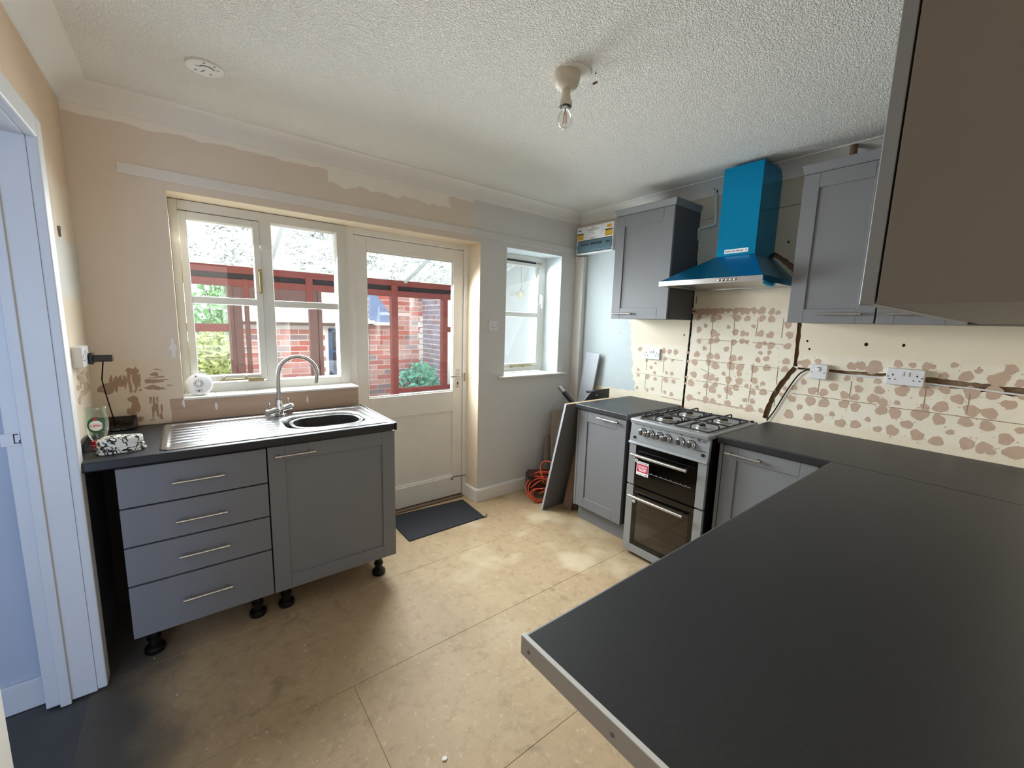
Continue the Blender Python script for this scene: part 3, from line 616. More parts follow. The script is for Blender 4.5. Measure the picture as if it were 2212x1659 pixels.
# cooker
t=empty('gas_cooker',(2.57,-1.197,0),RX,label='silver freestanding gas cooker with two black glass oven doors',cat='cooker')
CW=.512
b=M(); b.box(.004,CW-.004,.02,.60,.028,.878); b.build('body','black',t,bevel=.002)
for x,y in ((.04,.06),(CW-.04,.06),(.04,.55),(CW-.04,.55)): M().cyl((x,y,0),(x,y,.03),.018,n=12).build('foot','black',t,smooth=True)
# lower oven door
def oven_door(z0,z1,gz0,gz1,hz,seethru):
    fx=.052
    d=box('oven_door',fx,CW-fx,.016,.022,z0,z1,'black',t)
    box('door_stile',.002,fx,0,.022,z0,z1,'silver',d,bevel=.0015); box('door_stile',CW-fx,CW-.002,0,.022,z0,z1,'silver',d,bevel=.0015)
    if gz0-z0>.005: box('door_rail',fx,CW-fx,0,.022,z0,gz0,'silver',d,bevel=.0015)
    if seethru:
        b=M(); b.box(fx,CW-fx,.001,.006,gz1-.055,gz1); b.box(fx,fx+.028,.001,.006,gz0,gz1-.055); b.box(CW-fx-.028,CW-fx,.001,.006,gz0,gz1-.055); b.box(fx+.028,CW-fx-.028,.001,.006,gz0,gz0+.03); b.build('glass_surround','blackglass',d)
        box('door_glass',fx+.026,CW-fx-.026,.003,.0055,gz0+.028,gz1-.053,'ovenglass',d)
        box('oven_liner',fx+.02,CW-fx-.02,.0155,.0165,gz0+.02,gz1-.05,'ovenint',d,label='brown oven interior')
        b=M()
        for zz in (gz0+.10,gz0+.215): b.box(fx+.04,CW-fx-.035,.010,.0125,zz,zz+.006)
        b.build('oven_shelf','satin',d)
    else:
        box('door_glass',fx,CW-fx,.001,.006,gz0,gz1,'blackglass',d)
        b=M(); b.box(fx+.10,CW-fx-.03,.0002,.0012,gz0+.10,gz0+.103)
        for k in range(8): b.box(fx+.12+k*.032,fx+.126+k*.032,.0002,.0012,gz0+.103,gz0+.108)
        b.build('grill_shelf','greyink',d)
    b=M(); b.cyl((.043,-.036,hz),(CW-.096,-.036,hz),.010,n=16)
    for x in (.065,CW-.118): b.cyl((x,.002,hz),(x,-.036,hz),.006,n=10)
    b.build('oven_handle','satin',d,smooth=True,label='round steel handle bar')
    b=M(); b.lathe([(.010,0),(.010,.003)],(.064,-.0005,hz-.042),(0,-1,0),n=16); b.build('round_sticker','paper',d)
    M().lathe([(.0055,0),(.0055,.0012)],(.064,-.0033,hz-.042),(0,-1,0),n=12).build('round_sticker','greyink',d)
    return d
oven_door(.028,.474,.082,.474,.418,True)
ud=oven_door(.486,.752,.486,.752,.690,False)
b=M(); b.box(.066,.152,-.0012,.001,.560,.648); st=b.build('energy_label','paper',ud)
box('red_panel',.070,.149,-.0018,-.001,.580,.632,'redlabel',st)
b=M()
for k in range(3): b.box(.076,.143,-.0022,-.0016,.620-k*.006,.6225-k*.006)
for k in range(2): b.box(.080+.006*k,.139-.006*k,-.0022,-.0016,.597-k*.009,.602-k*.009)
b.build('label_print','paper',st,kind='stuff')
b=M(); b.box(.078,.14,-.0022,-.001,.638,.641); b.box(.125,.146,-.0022,-.001,.566,.571); b.box(.075,.11,-.0022,-.001,.567,.569); b.build('label_print','greyink',st,kind='stuff')
# control panel, slightly raked, with lower ledge
cp=M().prism([(-.002,.770),(.022,.764),(.03,.888),(.010,.888)],'x',.0,CW).build('control_panel','silver',t,bevel=.002)
M().prism([(-.014,.757),(-.010,.752),(.02,.756),(.02,.768),(-.002,.770)],'x',.0,CW).build('panel_ledge','silver',t,bevel=.0015)
pz=lambda z:-.002+(z-.770)/(.118)*.012
for ky in (1.287,1.343,1.403,1.456,1.539,1.606):
    x=ky-1.197; z=.838; y=pz(z)
    kb=M().lathe([(.0245,0),(.0245,.006),(.021,.010),(.0195,.022),(.016,.026)],(x,y,z),(0,-1,0),n=24).build('control_knob','chrome',t,smooth=30)
    b=M(); b.box(x-.005,x+.005,y-.034,y-.022,z-.018,z+.018); b.build('knob_grip','chrome',kb,bevel=.002)
    M().lathe([(.0265,0),(.0265,.003)],(x,y+.001,z),(0,-1,0),n=24).build('knob_ring','black',kb,smooth=30)
b=M()
for ky,zz in ((1.287,.873),(1.343,.873),(1.403,.873),(1.456,.873)): b.box(ky-1.197-.004,ky-1.197+.004,pz(zz)-.0006,pz(zz)+.001,zz,zz+.003); 
for ky in (1.539,1.606): b.box(ky-1.197-.007,ky-1.197+.007,pz(.878)-.0006,pz(.878)+.001,.876,.881)
for k in range(6): b.box(.445+k*.005,.449+k*.005,pz(.815)-.0006,pz(.815)+.001,.812,.816)
b.box(.478,.495,pz(.815)-.0006,pz(.815)+.001,.815,.818); b.build('panel_print','ink',cp,kind='stuff')
for x in (1.232-1.197,1.678-1.197):
    M().lathe([(.009,0),(.009,.005),(.006,.008)],(x,pz(.795),.795),(0,-1,0),n=16).build('push_button','black',t,smooth=True)
lx=.452; lz=.872
b=M(); b.tube([(lx+.012*math.cos(a*PI/10),pz(lz)-.0008,lz+.012*math.sin(a*PI/10)) for a in range(2,18)],.0016,6); b.lathe([(.005,0),(.005,.001)],(lx,pz(lz),lz),(0,-1,0),n=10); b.build('logo','ink',cp)
text('logo_text','avel',.016,'ink',cp,(lx+.026,pz(lz)-.001,lz-.002),(PI/2,0,0))
# hob
b=M(); b.loft([ring(CW/2,.30,CW/2,.31,.012,.888,4),ring(CW/2,.30,CW/2+.002,.312,.012,.905,4),ring(CW/2,.30,CW/2-.003,.307,.012,.913,4),ring(CW/2,.30,CW/2-.03,.272,.03,.913,4),ring(CW/2,.30,CW/2-.04,.262,.03,.904,4)]); hob=b.build('hob_top','silver',t,smooth=30)
def burner(x,y,r):
    b=M(); b.lathe([(r*1.18,0),(r*1.15,.008),(r,.012),(r*.98,.018)],(x,y,.904),n=24); q=b.build('burner','satin',t,smooth=30)
    M().lathe([(r*.80,0),(r*.82,.006),(r*.7,.010)],(x,y,.922),n=24).build('burner_cap','blackmatt',q,smooth=30)
burner(.145,.165,.046); burner(.145,.43,.034); burner(.375,.165,.027); burner(.375,.43,.034)
def support(x0,x1):
    b=M(); z=.918; zu=.942; r=.0045; y0,y1=.045,.555; xm=(x0+x1)/2
    loop=[(x0+.01,y0,z),(x1-.01,y0,z),(x1,y0+.01,z),(x1,y1-.01,z),(x1-.01,y1,z),(x0+.01,y1,z),(x0,y1-.01,z),(x0,y0+.01,z)]
    b.tube(loop,r,8,close=True)
    for cy in (.165,.43):
        for s in (-1,1):
            xe=x0 if s<0 else x1
            b.tube([(xe,cy,z),(xe-s*.004,cy,zu-.004),(xe-s*.012,cy,zu),(xm+s*.030,cy,zu)],r,8)
        for s,ye in ((-1,y0 if cy<.3 else .30),(1,.30 if cy<.3 else y1)):
            b.tube([(xm,ye,z),(xm,ye-s*.004,zu-.004),(xm,ye-s*.012,zu),(xm,cy+s*.035,zu)],r,8)
    b.tube([(x0,.30,z),(x1,.30,z)],r,8)
    for yy in (.10,.23,.36,.50): b.tube([(x0-.004,yy-.014,z),(x0-.002,yy-.012,z+.014),(x0-.002,yy+.012,z+.014),(x0-.004,yy+.014,z)],.004,6)
    b.build('pan_support','blackmatt',t,smooth=True)
support(.035,.252); support(.262,.478)
for x,y in ((CW-.022,.57),(.022,.57)): M().lathe([(.011,0),(.011,.007),(.008,.01)],(x,y,.912),n=14).build('lid_bung','black',t,smooth=True)
# base unit right of the cooker
t=empty('base_unit',(2.64,-1.733,0),RX,label='grey shaker base unit right of the cooker in the inner corner',cat='cabinet')
box('end_panel',0,.018,0,.60,.120,.872,'grey',t,bevel=.001)
box('carcass',.019,.46,.021,.60,.128,.872,'carcassdark',t)
shaker(t,.022,.455,.127,.867,.130,.829,rail=.072)
box('plinth',.004,.46,.055,.073,0,.126,'grey',t,bevel=.001)
wt2=empty('worktop',(2.623,-1.729,0),RX,label='dark worktop along the right wall beyond the cooker',cat='worktop')
M().prism(pf2(0,.655,.91),'x',0.002,1.14).build('top','worktop',wt2)
b=M(); b.prism(pf2(-.0005,.655,.9105),'x',0,.002); b.build('edge_band','grey',wt2)
# near worktop with aluminium end strip
nw=empty('worktop',(2.6225,-2.231,0),PI,label='large dark speckled worktop in the near right foreground with metal end strip',cat='worktop')
M().prism(pf2(0,.64,.91),'x',0.0,1.796).build('top','worktop',nw)
M().prism([(0-.0008,.9095),(-.0008,.872),(.64,.872),(.64,.9095)],'x',1.7965,1.7985).build('end_strip','alu',nw,bevel=.0008,label='satin aluminium end strip')
M().prism([(-.001,.9085),(.64,.9085),(.64,.9112),(-.001,.9112)],'x',1.7895,1.7987).build('strip_lip','alubright',nw,bevel=.0008,label='bright upper lip of the strip')
for yy in (.022,.214,.41): 
    b=M(); b.lathe([(.0042,0),(.0036,.0014)],(1.7985,yy,.890),(1,0,0),n=12); b.build('screw','greyink',nw)
t=empty('base_unit',(2.60,-2.262,0),PI,label='grey base unit standing under the large near worktop',cat='cabinet')
box('carcass',.0,1.15,.021,.60,.128,.872,'grey',t,bevel=.001); shaker(t,.46,.80,.127,.867,.60,.84); shaker(t,.803,1.148,.127,.867,.95,.84); box('plinth',.40,1.15,.06,.078,0,.126,'grey',t)
# ---- wall units
def cornice(parent,x0,x1,yb,z,ends=(1,1)):
    b=M(); P=[(0,z),(-.006,z),(-.010,z+.012),(-.022,z+.028),(-.028,z+.042),(-.028,z+.046),(.02,z+.046),(.02,z)]
    b.prism(P,'x',x0-(.028 if ends[0] else 0),x1+(.028 if ends[1] else 0))
    for e,xe,s in ((ends[0],x0,-1),(ends[1],x1,1)):
        if e: b.prism([(xe+s*(-u),zz) for u,zz in P],'y',.0,yb)
    return b.build('cornice','grey',parent)
def cornice2(parent,x0,x1,yb,z):
    b=M(); b.loft([[(x0-e,-e,zz),(x1+e,-e,zz),(x1+e,yb,zz),(x0-e,yb,zz)] for e,zz in ((.001,z),(.001,z+.006),(.012,z+.042),(.012,z+.045))]); return b.build('cornice','grey',parent)
t=empty('wall_unit',(2.962,-.668,0),RX,label='grey shaker wall unit left of the blue hood',cat='cabinet')
box('carcass',.002,.478,.021,.318,1.545,2.29,'carcassdark',t,bevel=.001); shaker(t,.0,.472,1.543,2.288,.112,1.58,rail=.078)
cornice2(t,.0,.478,.316,2.290)
t=empty('wall_unit',(2.962,-1.873,0),RX,label='grey shaker wall unit right of the blue hood',cat='cabinet')
box('carcass',.002,.368,.021,.318,1.536,2.29,'carcassdark',t,bevel=.001); shaker(t,.0,.366,1.533,2.288,.234,1.578,rail=.072)
cornice2(t,.0,.368,.316,2.290)
t=empty('wall_unit',(2.962,-2.244,0),RX,label='corner wall unit mostly hidden behind the nearest wall unit',cat='cabinet')
box('carcass',.002,.63,.021,.318,1.536,2.29,'carcassdark',t,bevel=.001); shaker(t,.002,.302,1.533,2.288,.135,1.578,rail=.066)
cornice2(t,.003,.63,.316,2.290)
t=empty('wall_unit',(2.958,-2.555,0),PI,label='nearest wall unit with large plain brown grey end panel at upper right',cat='cabinet')
box('carcass',.0,1.6715,.0235,.319,1.538,2.29,'carcass',t,bevel=.0006)
shaker(t,1.229,1.671,1.536,2.288,1.39,1.58); shaker(t,.785,1.226,1.536,2.288,1.0,1.58); shaker(t,.34,.782,1.536,2.288,.55,1.58)
cornice2(t,.0,1.6715,.318,2.290)
# ---- cooker hood
t=empty('cooker_hood',(2.80,-1.17,0),RX,label='chimney cooker hood still wrapped in blue film above the cooker',cat='cooker hood')
HW=.62; cx0,cx1=.252,.478; cy0=.212
b=M(); b.loft([[(0,0,1.778),(HW,0,1.778),(HW,.48,1.778),(0,.48,1.778)],[(cx0-.002,cy0-.002,1.93),(cx1+.002,cy0-.002,1.93),(cx1+.002,.48,1.93),(cx0-.002,.48,1.93)]],True,True); b.build('canopy','bluefilm',t,bevel=.001)
b=M(); b.box(.006,HW,.0,.002,1.750,1.779); b.box(0,.006,0,.48,1.750,1.779); b.build('front_band','steel',t)
box('side_film',HW-.001,HW+.002,.004,.475,1.750,1.78,'bluefilm',t)
b=M(); b.box(.0,HW,.002,.03,1.750,1.776); b.box(.0,HW,.45,.48,1.750,1.776); b.box(.0,.03,.03,.45,1.750,1.776); b.box(HW-.03,HW,.03,.45,1.750,1.776); b.build('underside_frame','satin',t)
for a,c in ((.032,.308),(.312,.588)): 
    fo=box('grease_filter',a,c,.032,.448,1.755,1.764,'satin',t,bevel=.002)
for x in (.39,.412,.434,.456,.478): M().lathe([(.008,0),(.008,.006),(.005,.008)],(x,.0,1.766),(0,-1,0),n=12).build('push_button','chrome',t,smooth=True)
b=M(); b.box(cx0,cx1,cy0,.48,1.928,2.446); ch=b.build('chimney','bluefilm',t,bevel=.0015)
box('label_strip',cx0+.048,cx0+.187,cy0-.0015,cy0,1.944,1.968,'paper',ch)
b=M()
for k in range(22): 
    if k not in (7,12,17): b.box(cx0+.054+k*.0048,cx0+.058+k*.0048,cy0-.0022,cy0-.001,1.953,1.9585+.001*(k%3==0))
b.prism([(cx0+.170,1.960),(cx0+.182,1.960),(cx0+.176,1.951)],'y',cy0-.0022,cy0-.001); b.build('label_print','greyink',ch,kind='stuff')
b=M(); b.tube([(HW-.02,.06,1.752),(HW-.01,.10,1.742),(HW-.012,.16,1.742),(HW-.02,.22,1.749)],[.006,.016,.016,.005],8); b.build('loose_film','bluefilm',t,smooth=True,label='loose flap of blue film')
# ---- sockets and switches
def plate(parent,w_,h_,d_,mat='plastic'):
    b=M(); b.loft([ring(0,0,w_/2,h_/2,.006,0,3),ring(0,0,w_/2,h_/2,.006,d_*.8,3),ring(0,0,w_/2-.003,h_/2-.003,.005,d_,3)])
    return b.build('face_plate',mat,parent,smooth=30)
def on_wall(name,loc,rot,label,cat,group=None): return empty(name,loc,0,label,cat,group,rot=rot)
RW=(PI/2,0,-PI/2)   # local x -> -y, local y -> z, local z -> -x
BW=(PI/2,0,0)       # faces -y
LW=(PI/2,0,PI/2)    # faces +x
def socket(loc,rot,depth,label,w_=.146):
    t=on_wall('double_socket',loc,rot,label,'socket'); plate(t,w_,.086,depth); d=depth
    for s in (-1,1):
        b=M(); b.box(s*.046-.003,s*.046+.003,.0045,.013,d-.001,d+.0006); b.box(s*.046-.0145,s*.046-.0075,-.0165,-.0115,d-.001,d+.0006); b.box(s*.046+.0075,s*.046+.0145,-.0165,-.0115,d-.001,d+.0006); b.build('pin_holes','ink',t)
        b=M(); b.box(s*.0105-.006,s*.0105+.006,.006,.026,d-.001,d+.004); b.build('rocker','plastic',t,bevel=.001)
        b=M(); b.lathe([(.004,d-.001),(.004,d+.0008)],(s*.0645,0,0),n=10); b.build('screw','greyink',t)
    return t
socket((W-.001,-.845,1.277),RW,.012,'white double socket on the cream wall under the left wall unit')
socket((W-.001,-2.338,1.27),RW,.032,'white surface mounted double socket right of the fused switch')
t=on_wall('fused_switch',(W-.001,-1.967,1.258),RW,'white single switch box with a black cable beside the diagonal chase','switch'); plate(t,.086,.086,.034)
b=M(); b.box(-.008,.008,.004,.028,.033,.040); b.build('rocker','plastic',t,bevel=.002); b=M(); b.box(-.006,.006,.024,.027,.039,.0408); b.build('rocker_mark','ink',t)
for s in (-1,1): M().lathe([(.0035,.033),(.0035,.0348)],(s*.030,-.004,0),n=10).build('screw','greyink',t)
t=on_wall('fused_switch',(2.318,-.0005,1.462),BW,'white square fused spur plate left of the small window','switch'); plate(t,.086,.086,.011)
b=M(); b.box(-.014,.014,-.014,.014,.0105,.0135); b.build('fuse_carrier','plastic',t,bevel=.001); b=M(); b.box(-.013,.013,-.0155,-.0135,.0105,.0138)
for s in (-1,1): b.lathe([(.003,.0105),(.003,.0118)],(s*.030,0,0),n=8)
b.build('plate_marks','greyink',t)
ls=socket((-.0035,-.29,1.30),LW,.030,'white surface mounted double socket on the left wall by the doorway')
t=on_wall('plug_adapter',(.028,-.235,1.286),LW,'black plug adapter in the left wall socket with a thin cable','plug')
b=M(); b.box(-.024,.024,-.024,.024,0,.014); b.build('plug_base','black',t,bevel=.003); b=M(); b.box(-.018,.018,-.014,.014,.012,.075); b.build('adapter_body','black',t,bevel=.003)
pth=[(.07,-.235,1.272),(.066,-.235,1.24),(.058,-.22,1.19),(.062,-.19,1.12),(.066,-.15,1.05),(.066,-.10,1.0),(.066,-.075,.962)]
M().tube(pth,.0026,6).build('cable','rubber',t).parent=None
o=[x for x in bpy.data.objects if x.name.startswith('cable')][-1]; tag(o,'thin black cable hanging from the plug adapter to the small display','cable')
# cables along the right wall
def cable(path,r,mat,label): return M().tube(path,r,8).build('cable',mat,smooth=True,label=label,cat='cable')
def smooth_path(P,n=6):
    P=[Vector(p) for p in P]; out=[]
    for i in range(len(P)-1):
        p0=P[max(i-1,0)];p1=P[i];p2=P[i+1];p3=P[min(i+2,len(P)-1)]
        for k in range(n):
            t=k/n; out.append(.5*((2*p1)+(-p0+p2)*t+(2*p0-5*p1+4*p2-p3)*t*t+(-p0+3*p1-3*p2+p3)*t**3))
    return out+[P[-1]]
cable(smooth_path([(W-.012,-1.924,1.262),(W-.016,-1.90,1.258),(W-.014,-1.862,1.222),(W-.010,-1.812,1.12),(W-.010,-1.76,.99),(W-.012,-1.722,.914)]),.004,'rubber','black cable curving from the single switch down behind the worktop')
cable(smooth_path([(W+.002,-2.008,1.258),(W-.002,-2.06,1.254),(W-.003,-2.16,1.252),(W-.004,-2.264,1.252)]),.0045,'plastic','short white cable between the switch and the double socket')
cable(smooth_path([(W-.010,-2.41,1.248),(W-.006,-2.48,1.245),(W-.005,-2.58,1.243),(W-.005,-2.7,1.236),(W-.005,-2.85,1.23)]),.0045,'plastic','white cable leaving the double socket towards the right edge')
cable([(W+.008,-1.139,2.08),(W+.008,-1.147,1.5),(W+.008,-1.137,.93)],.005,'rubber','black cable in the groove beside the left wall unit')
t=M().tube(smooth_path([(W-.008,-1.246,2.405),(W-.012,-1.25,2.38),(W-.012,-1.262,2.22),(W-.012,-1.250,2.192),(W-.012,-1.16,2.184),(W-.012,-1.142,2.165),(W-.012,-1.139,2.105)],5),.0095,10).build('conduit_pipe','batten',smooth=True,label='thin painted pipe with two bends left of the hood chimney',cat='pipe')
M().tube([(W-.02,-1.236,2.425),(W-.012,-1.243,2.432),(W-.01,-1.252,2.425),(W-.01,-1.256,2.40)],.0045,6).build('pipe_hook','ink',t,label='dark hook at the pipe top')
M().cyl((3.20,-2.005,2.337),(3.20,-2.005,H),.017,n=16).build('copper_pipe','copper',smooth=True,label='dull brown pipe above the right wall unit',cat='pipe')
# ---- consumer unit
t=empty('consumer_unit',(W-.105,-.062,2.105),RX,label='white fuse box with smoked cover and yellow labels in the corner',cat='fuse box')
UW=.405
box('back_box',.012,UW+.012,.03,.104,.004,.232,'plastic',t,bevel=.004)
b=M(); b.box(0,UW,0,.03,.118,.232); b.box(0,UW,.0,.03,0,.012); b.box(0,.012,.0,.03,.012,.118); b.box(UW-.012,UW,.0,.03,.012,.118); b.build('front_cover','plastic',t,bevel=.004)
b=M(); b.loft([[(.013,.012,.118),(.013,.002,.11),(.013,-.006,.06),(.013,.002,.02),(.013,.012,.012),(.013,.028,.012),(.013,.028,.118)],[(UW-.013,.012,.118),(UW-.013,.002,.11),(UW-.013,-.006,.06),(UW-.013,.002,.02),(UW-.013,.012,.012),(UW-.013,.028,.012),(UW-.013,.028,.118)]]); sc=b.build('smoked_cover','greyblue',t,smooth=40)
b=M()
for k in range(5): b.box(.06+k*.017,.07+k*.017,-.0045,.0,.066,.085)
for k in range(7): b.box(.17+k*.017,.18+k*.017,-.0045,.0,.066,.088)
b.box(.335,.37,-.0045,.0,.068,.084); b.build('breakers','ink',sc,label='dark breaker row behind the cover')
for x0,x1,z0,z1 in ((.006,.076,.122,.178),(.318,.392,.122,.178),(.335,.384,.190,.214)):
    l=box('warning_label',x0,x1,-.001,.001,z0,z1,'yellow',t)
    if z1<.18: box('label_header',x0,x1,-.0016,.0,z1-.010,z1,'ink',l)
    b=M()
    for k in range(3): b.box(x0+.006,x1-.008,-.0013,0,z0+.008+k*.011,z0+.0095+k*.011)
    if z1>.18: b=M().box(x0+.006,x1-.008,-.0013,0,z0+.008,z0+.0095)
    b.build('label_print','greyink',l,kind='stuff')
box('paper_label',.125,.27,-.0008,.001,.142,.222,'paper',t)
b=M(); b.box(.165,.215,-.0014,0,.210,.214)
for z,x0,x1 in ((.198,.13,.25),(.192,.13,.25),(.186,.13,.185),(.174,.13,.19),(.16,.13,.21)): b.box(x0,x1,-.0014,0,z,z+.0025)
b.box(.018,.048,-.0014,0,.197,.209); b.build('label_print','greyink',t,kind='stuff')
b=M(); b.prism([(.155,.119),(.162,.130),(.20,.130),(.207,.119)],'y',-.003,.001); b.build('cover_catch','cream_plastic',t)
# ---- ceiling fittings
t=empty('ceiling_lamp',(1.616,-1.464,H),label='bare clear filament bulb in a cream batten lampholder on the ceiling',cat='lamp')
M().lathe([(.052,0),(.054,-.012),(.052,-.030),(.046,-.046),(.034,-.057),(.018,-.061)],(0,0,0),n=28).build('base','cream_plastic',t,smooth=50)
M().lathe([(.066,.001),(.066,-.004),(.064,-.005)],(0.02,-.02,0),n=28).build('ceiling_patch','coving',t,smooth=40,label='round smooth patch beside the lamp base')
M().lathe([(.017,-.056),(.018,-.085),(.022,-.10),(.0255,-.108),(.0255,-.122)],(0,0,0),n=24).build('lamp_holder','cream_plastic',t,smooth=40)
M().lathe([(.0245,-.1215),(.0245,-.1225),(.016,-.1235)],(0,0,0),n=24).build('holder_mouth','ink',t,smooth=40); M().lathe([(.0135,-.112),(.0135,-.130),(.012,-.133)],(0,0,0),n=20).build('bulb_cap','chrome',t,smooth=40)
bl=M().lathe([(.012,-.130),(.015,-.136),(.024,-.146),(.031,-.158),(.0335,-.172),(.031,-.186),(.022,-.198),(.009,-.204),(.0005,-.205)],(0,0,0),n=24,cap=False).build('bulb','bulbglass',t,smooth=60)
b=M()
for k in range(4):
    a=k*PI/2+.4; b.cyl((.0065*math.cos(a),.0065*math.sin(a),-.146),(.008*math.cos(a),.008*math.sin(a),-.186),.0013,n=6)
b.cyl((0,0,-.13),(0,0,-.15),.004,.002,n=8); b.build('filament','filament',bl,label='orange filament strands')
b=M()
for x,y,l in ((1.688,-1.485,.008),(1.745,-1.50,.018),(1.70,-1.54,.005)): b.box(x,x+l*.5,y,y+l,H-.004,H+.002)
b.build('paint_spots','redbag',bpy.data.objects['ceiling'],label='small dark red paint spots')
t=empty('mounting_plate',(.497,-.547,H),label='round white smoke alarm mounting plate on the ceiling',cat='mounting plate')
M().lathe([(.064,.001),(.064,-.006),(.061,-.008),(.058,-.0065),(.056,-.0055)],(0,0,0),n=36).build('plate','white_gloss',t,smooth=30)
b=M(); b.tube([(.005+.022*math.cos(a),-.010+.022*math.sin(a)*.7,-.0062) for a in [PI+k*PI/10 for k in range(11)]],.0022,6); b.tube([(-.012,.032,-.006),(-.004,.02,-.006),(0,.008,-.006)],.0016,6)
for x,y in ((-.03,.03),(.02,.035),(.028,-.04),(-.005,-.045)): b.box(x-.004,x+.004,y-.003,y+.003,-.0068,-.005)
b.tube([(-.035,-.005,-.006),(-.02,-.008,-.006)],.001,5); b.tube([(.03,-.012,-.006),(.045,-.016,-.006)],.001,5); b.build('plate_slots','greyink',t)
# ---- things on the sink worktop and sill
t=empty('smoke_alarm',(.402,.062,1.110),label='round white smoke alarm leaning in the window corner on the sill',cat='smoke alarm',rot=(PI/2-.42,0,-.10))
M().lathe([(.056,-.03),(.062,-.018),(.062,-.006),(.056,.002),(.03,.006),(.001,.007)],(0,0,0),n=36).build('case','plastic',t,smooth=50)
b=M()
for k in range(12):
    a=k*PI/6; b.tube([(.011*math.cos(a),.011*math.sin(a),.0072),(.023*math.cos(a),.023*math.sin(a),.0072)],.0014,5)
b.cyl((-.012,.042,.004),(-.012,.042,.0065),.004,n=10); b.tube([(-.017,.046,.006),(-.013,.049,.006)],.0012,5)
for x,y,r in ((-.012,-.036,.0035),(.012,-.036,.0035),(0,-.040,.007),(-.012,-.046,.0018),(.015,-.044,.0018)): b.cyl((x,y,.003),(x,y,.0055),r,n=10)
b.build('vent_slots','greyink',t)
t=empty('washing_up_liquid',(.052,-.42,ZS),rz=-.12,label='upside down clear washing up liquid bottle with red cap by the left wall',cat='bottle')
def oval(rx,ry,z,n=28): return [(rx*math.cos(2*PI*i/n),ry*math.sin(2*PI*i/n),z) for i in range(n)]
b=M(); b.loft([oval(a,c,z) for a,c,z in ((.021,.019,0),(.0235,.021,.003),(.0235,.021,.010))]); b.build('cap_rim','cream_plastic',t,smooth=40,label='pale cap rim')
cp=M(); cp.loft([oval(a,c,z) for a,c,z in ((.024,.021,.008),(.0245,.0215,.012),(.0245,.0215,.03),(.022,.019,.036))]); cp=cp.build('cap','red',t,smooth=40,label='red cap')
b=M(); b.loft([oval(.0247,.0217,z) for z in (.0195,.0215)],False,False); b.loft([oval(.0247,.0217,z) for z in (.0135,.0145)],False,False); b.build('cap_band','paper',cp)
prof=[(.019,.017,.034),(.024,.020,.045),(.030,.022,.060),(.0355,.0235,.085),(.0375,.024,.11),(.0365,.0235,.135),(.033,.022,.152),(.0335,.022,.165),(.0345,.022,.172),(.033,.021,.175)]
M().loft([oval(*p) for p in prof]).build('bottle_body','bottleglass',t,smooth=60)
lb=M(); 
def dome(rx,rz,cz,y,n=28,cx=0.004): return [(cx+rx*math.cos(2*PI*i/n),y,cz+rz*math.sin(2*PI*i/n)) for i in range(n)]
lb.loft([dome(.026,.034,.105,-.0248),dome(.026,.034,.105,-.0256)]); lb=lb.build('label','greenlabel',t,label='green oval front label')
M().loft([dome(.0205,.021,.103,-.0255),dome(.0205,.021,.103,-.0262)]).build('label_disc','paper',lb)
M().loft([dome(.007,.005,.131,-.0258),dome(.007,.005,.131,-.0264)]).build('label_crest','red',lb)
text('label_text','FAIRY',.0155,'redlabel',lb,(.004,-.0266,.104),(PI/2,PI,0))
t=empty('digital_display',(.068,-.052,ZS+.001),rz=-.05,label='small black display lying tilted at the worktop back corner',cat='display')
b=M(); b.prism([(-.055,0),(.035,0),(.035,.052),(.028,.056),(-.055,.014)],'x',-.075,.075); b.build('case','black',t,bevel=.003)
b=M(); b.loft([[(-.062,-.042,.0205),(.062,-.042,.0205),(.062,.022,.0535),(-.062,.022,.0535)],[(-.062,-.0425,.0215),(.062,-.0425,.0215),(.062,.0215,.0545),(-.062,.0215,.0545)]]); b.build('screen','blackglass',t)
b=M()
for k in range(6): b.box(-.06+k*.018,-.05+k*.018,-.0562,-.054,.005,.009)
b.box(.005,.022,-.0565,-.054,.004,.0095); b.build('buttons','greyink',t)
# folded cloth
t=empty('folded_cloth',(.128,-.515,ZS+.0015),rz=.12,label='folded black and white leaf print cloth in front of the bottle',cat='cloth'); t.scale=(1.12,1.1,1.25)
def cl(z0,h,sc,dy,seed):
    b=M(); n=30; rnd=random.Random(seed); R=[]
    for lev,(s,zz) in enumerate(((.96,0),(1,.25),(1,.75),(.93,1),(.55,1.08),(.2,1.12))):
        r=[]
        for i in range(n):
            a=2*PI*i/n; x=.068*math.cos(a); y=.052*math.sin(a); 
            if y<-.028: y=-.030+(y+.028)*.25; x*=1.05
            wv=1+.02*math.sin(7*a+seed)
            r.append((x*s*sc*wv,(y+.01)*s*sc+dy,z0+h*zz+.0016*math.sin(3*a+lev+seed)*(zz>0)))
        R.append(r)
    return b.loft(R)
for k in range(3): cl(.0085*k,.008,1-.03*k,.002*k,k+1).build('fold','cloth',t,smooth=60)
cl(.0255,.02,.92,.006,5).build('fold','cloth',t,smooth=60)
# ---- floor things by the door and in the corner
t=empty('door_mat',(1.78,-.075,0),rz=.0,label='dark navy rubber door mat in front of the back door',cat='door mat')
M().prism([(-.316,-.208),(.306,-.202),(.331,.165),(-.31,.21)],'z',.0005,.008).build('mat','mat',t,bevel=.003)
M().tube([(.296,-.204,.008),(.318,-.204,.009),(.328,-.199,.014),(.330,-.193,.018)],.004,6).build('curled_corner','mat',t)
def board(name,pts,thick,mat,label,cat='board',group=None):   # quad with thickness along given offset
    pts=[Vector(p) for p in pts]; n=(pts[1]-pts[0]).cross(pts[2]-pts[1]).normalized()*thick
    b=M(); b.loft([pts,[p+n for p in pts]]); return b.build(name,mat,label=label,cat=cat,group=group,bevel=.001)
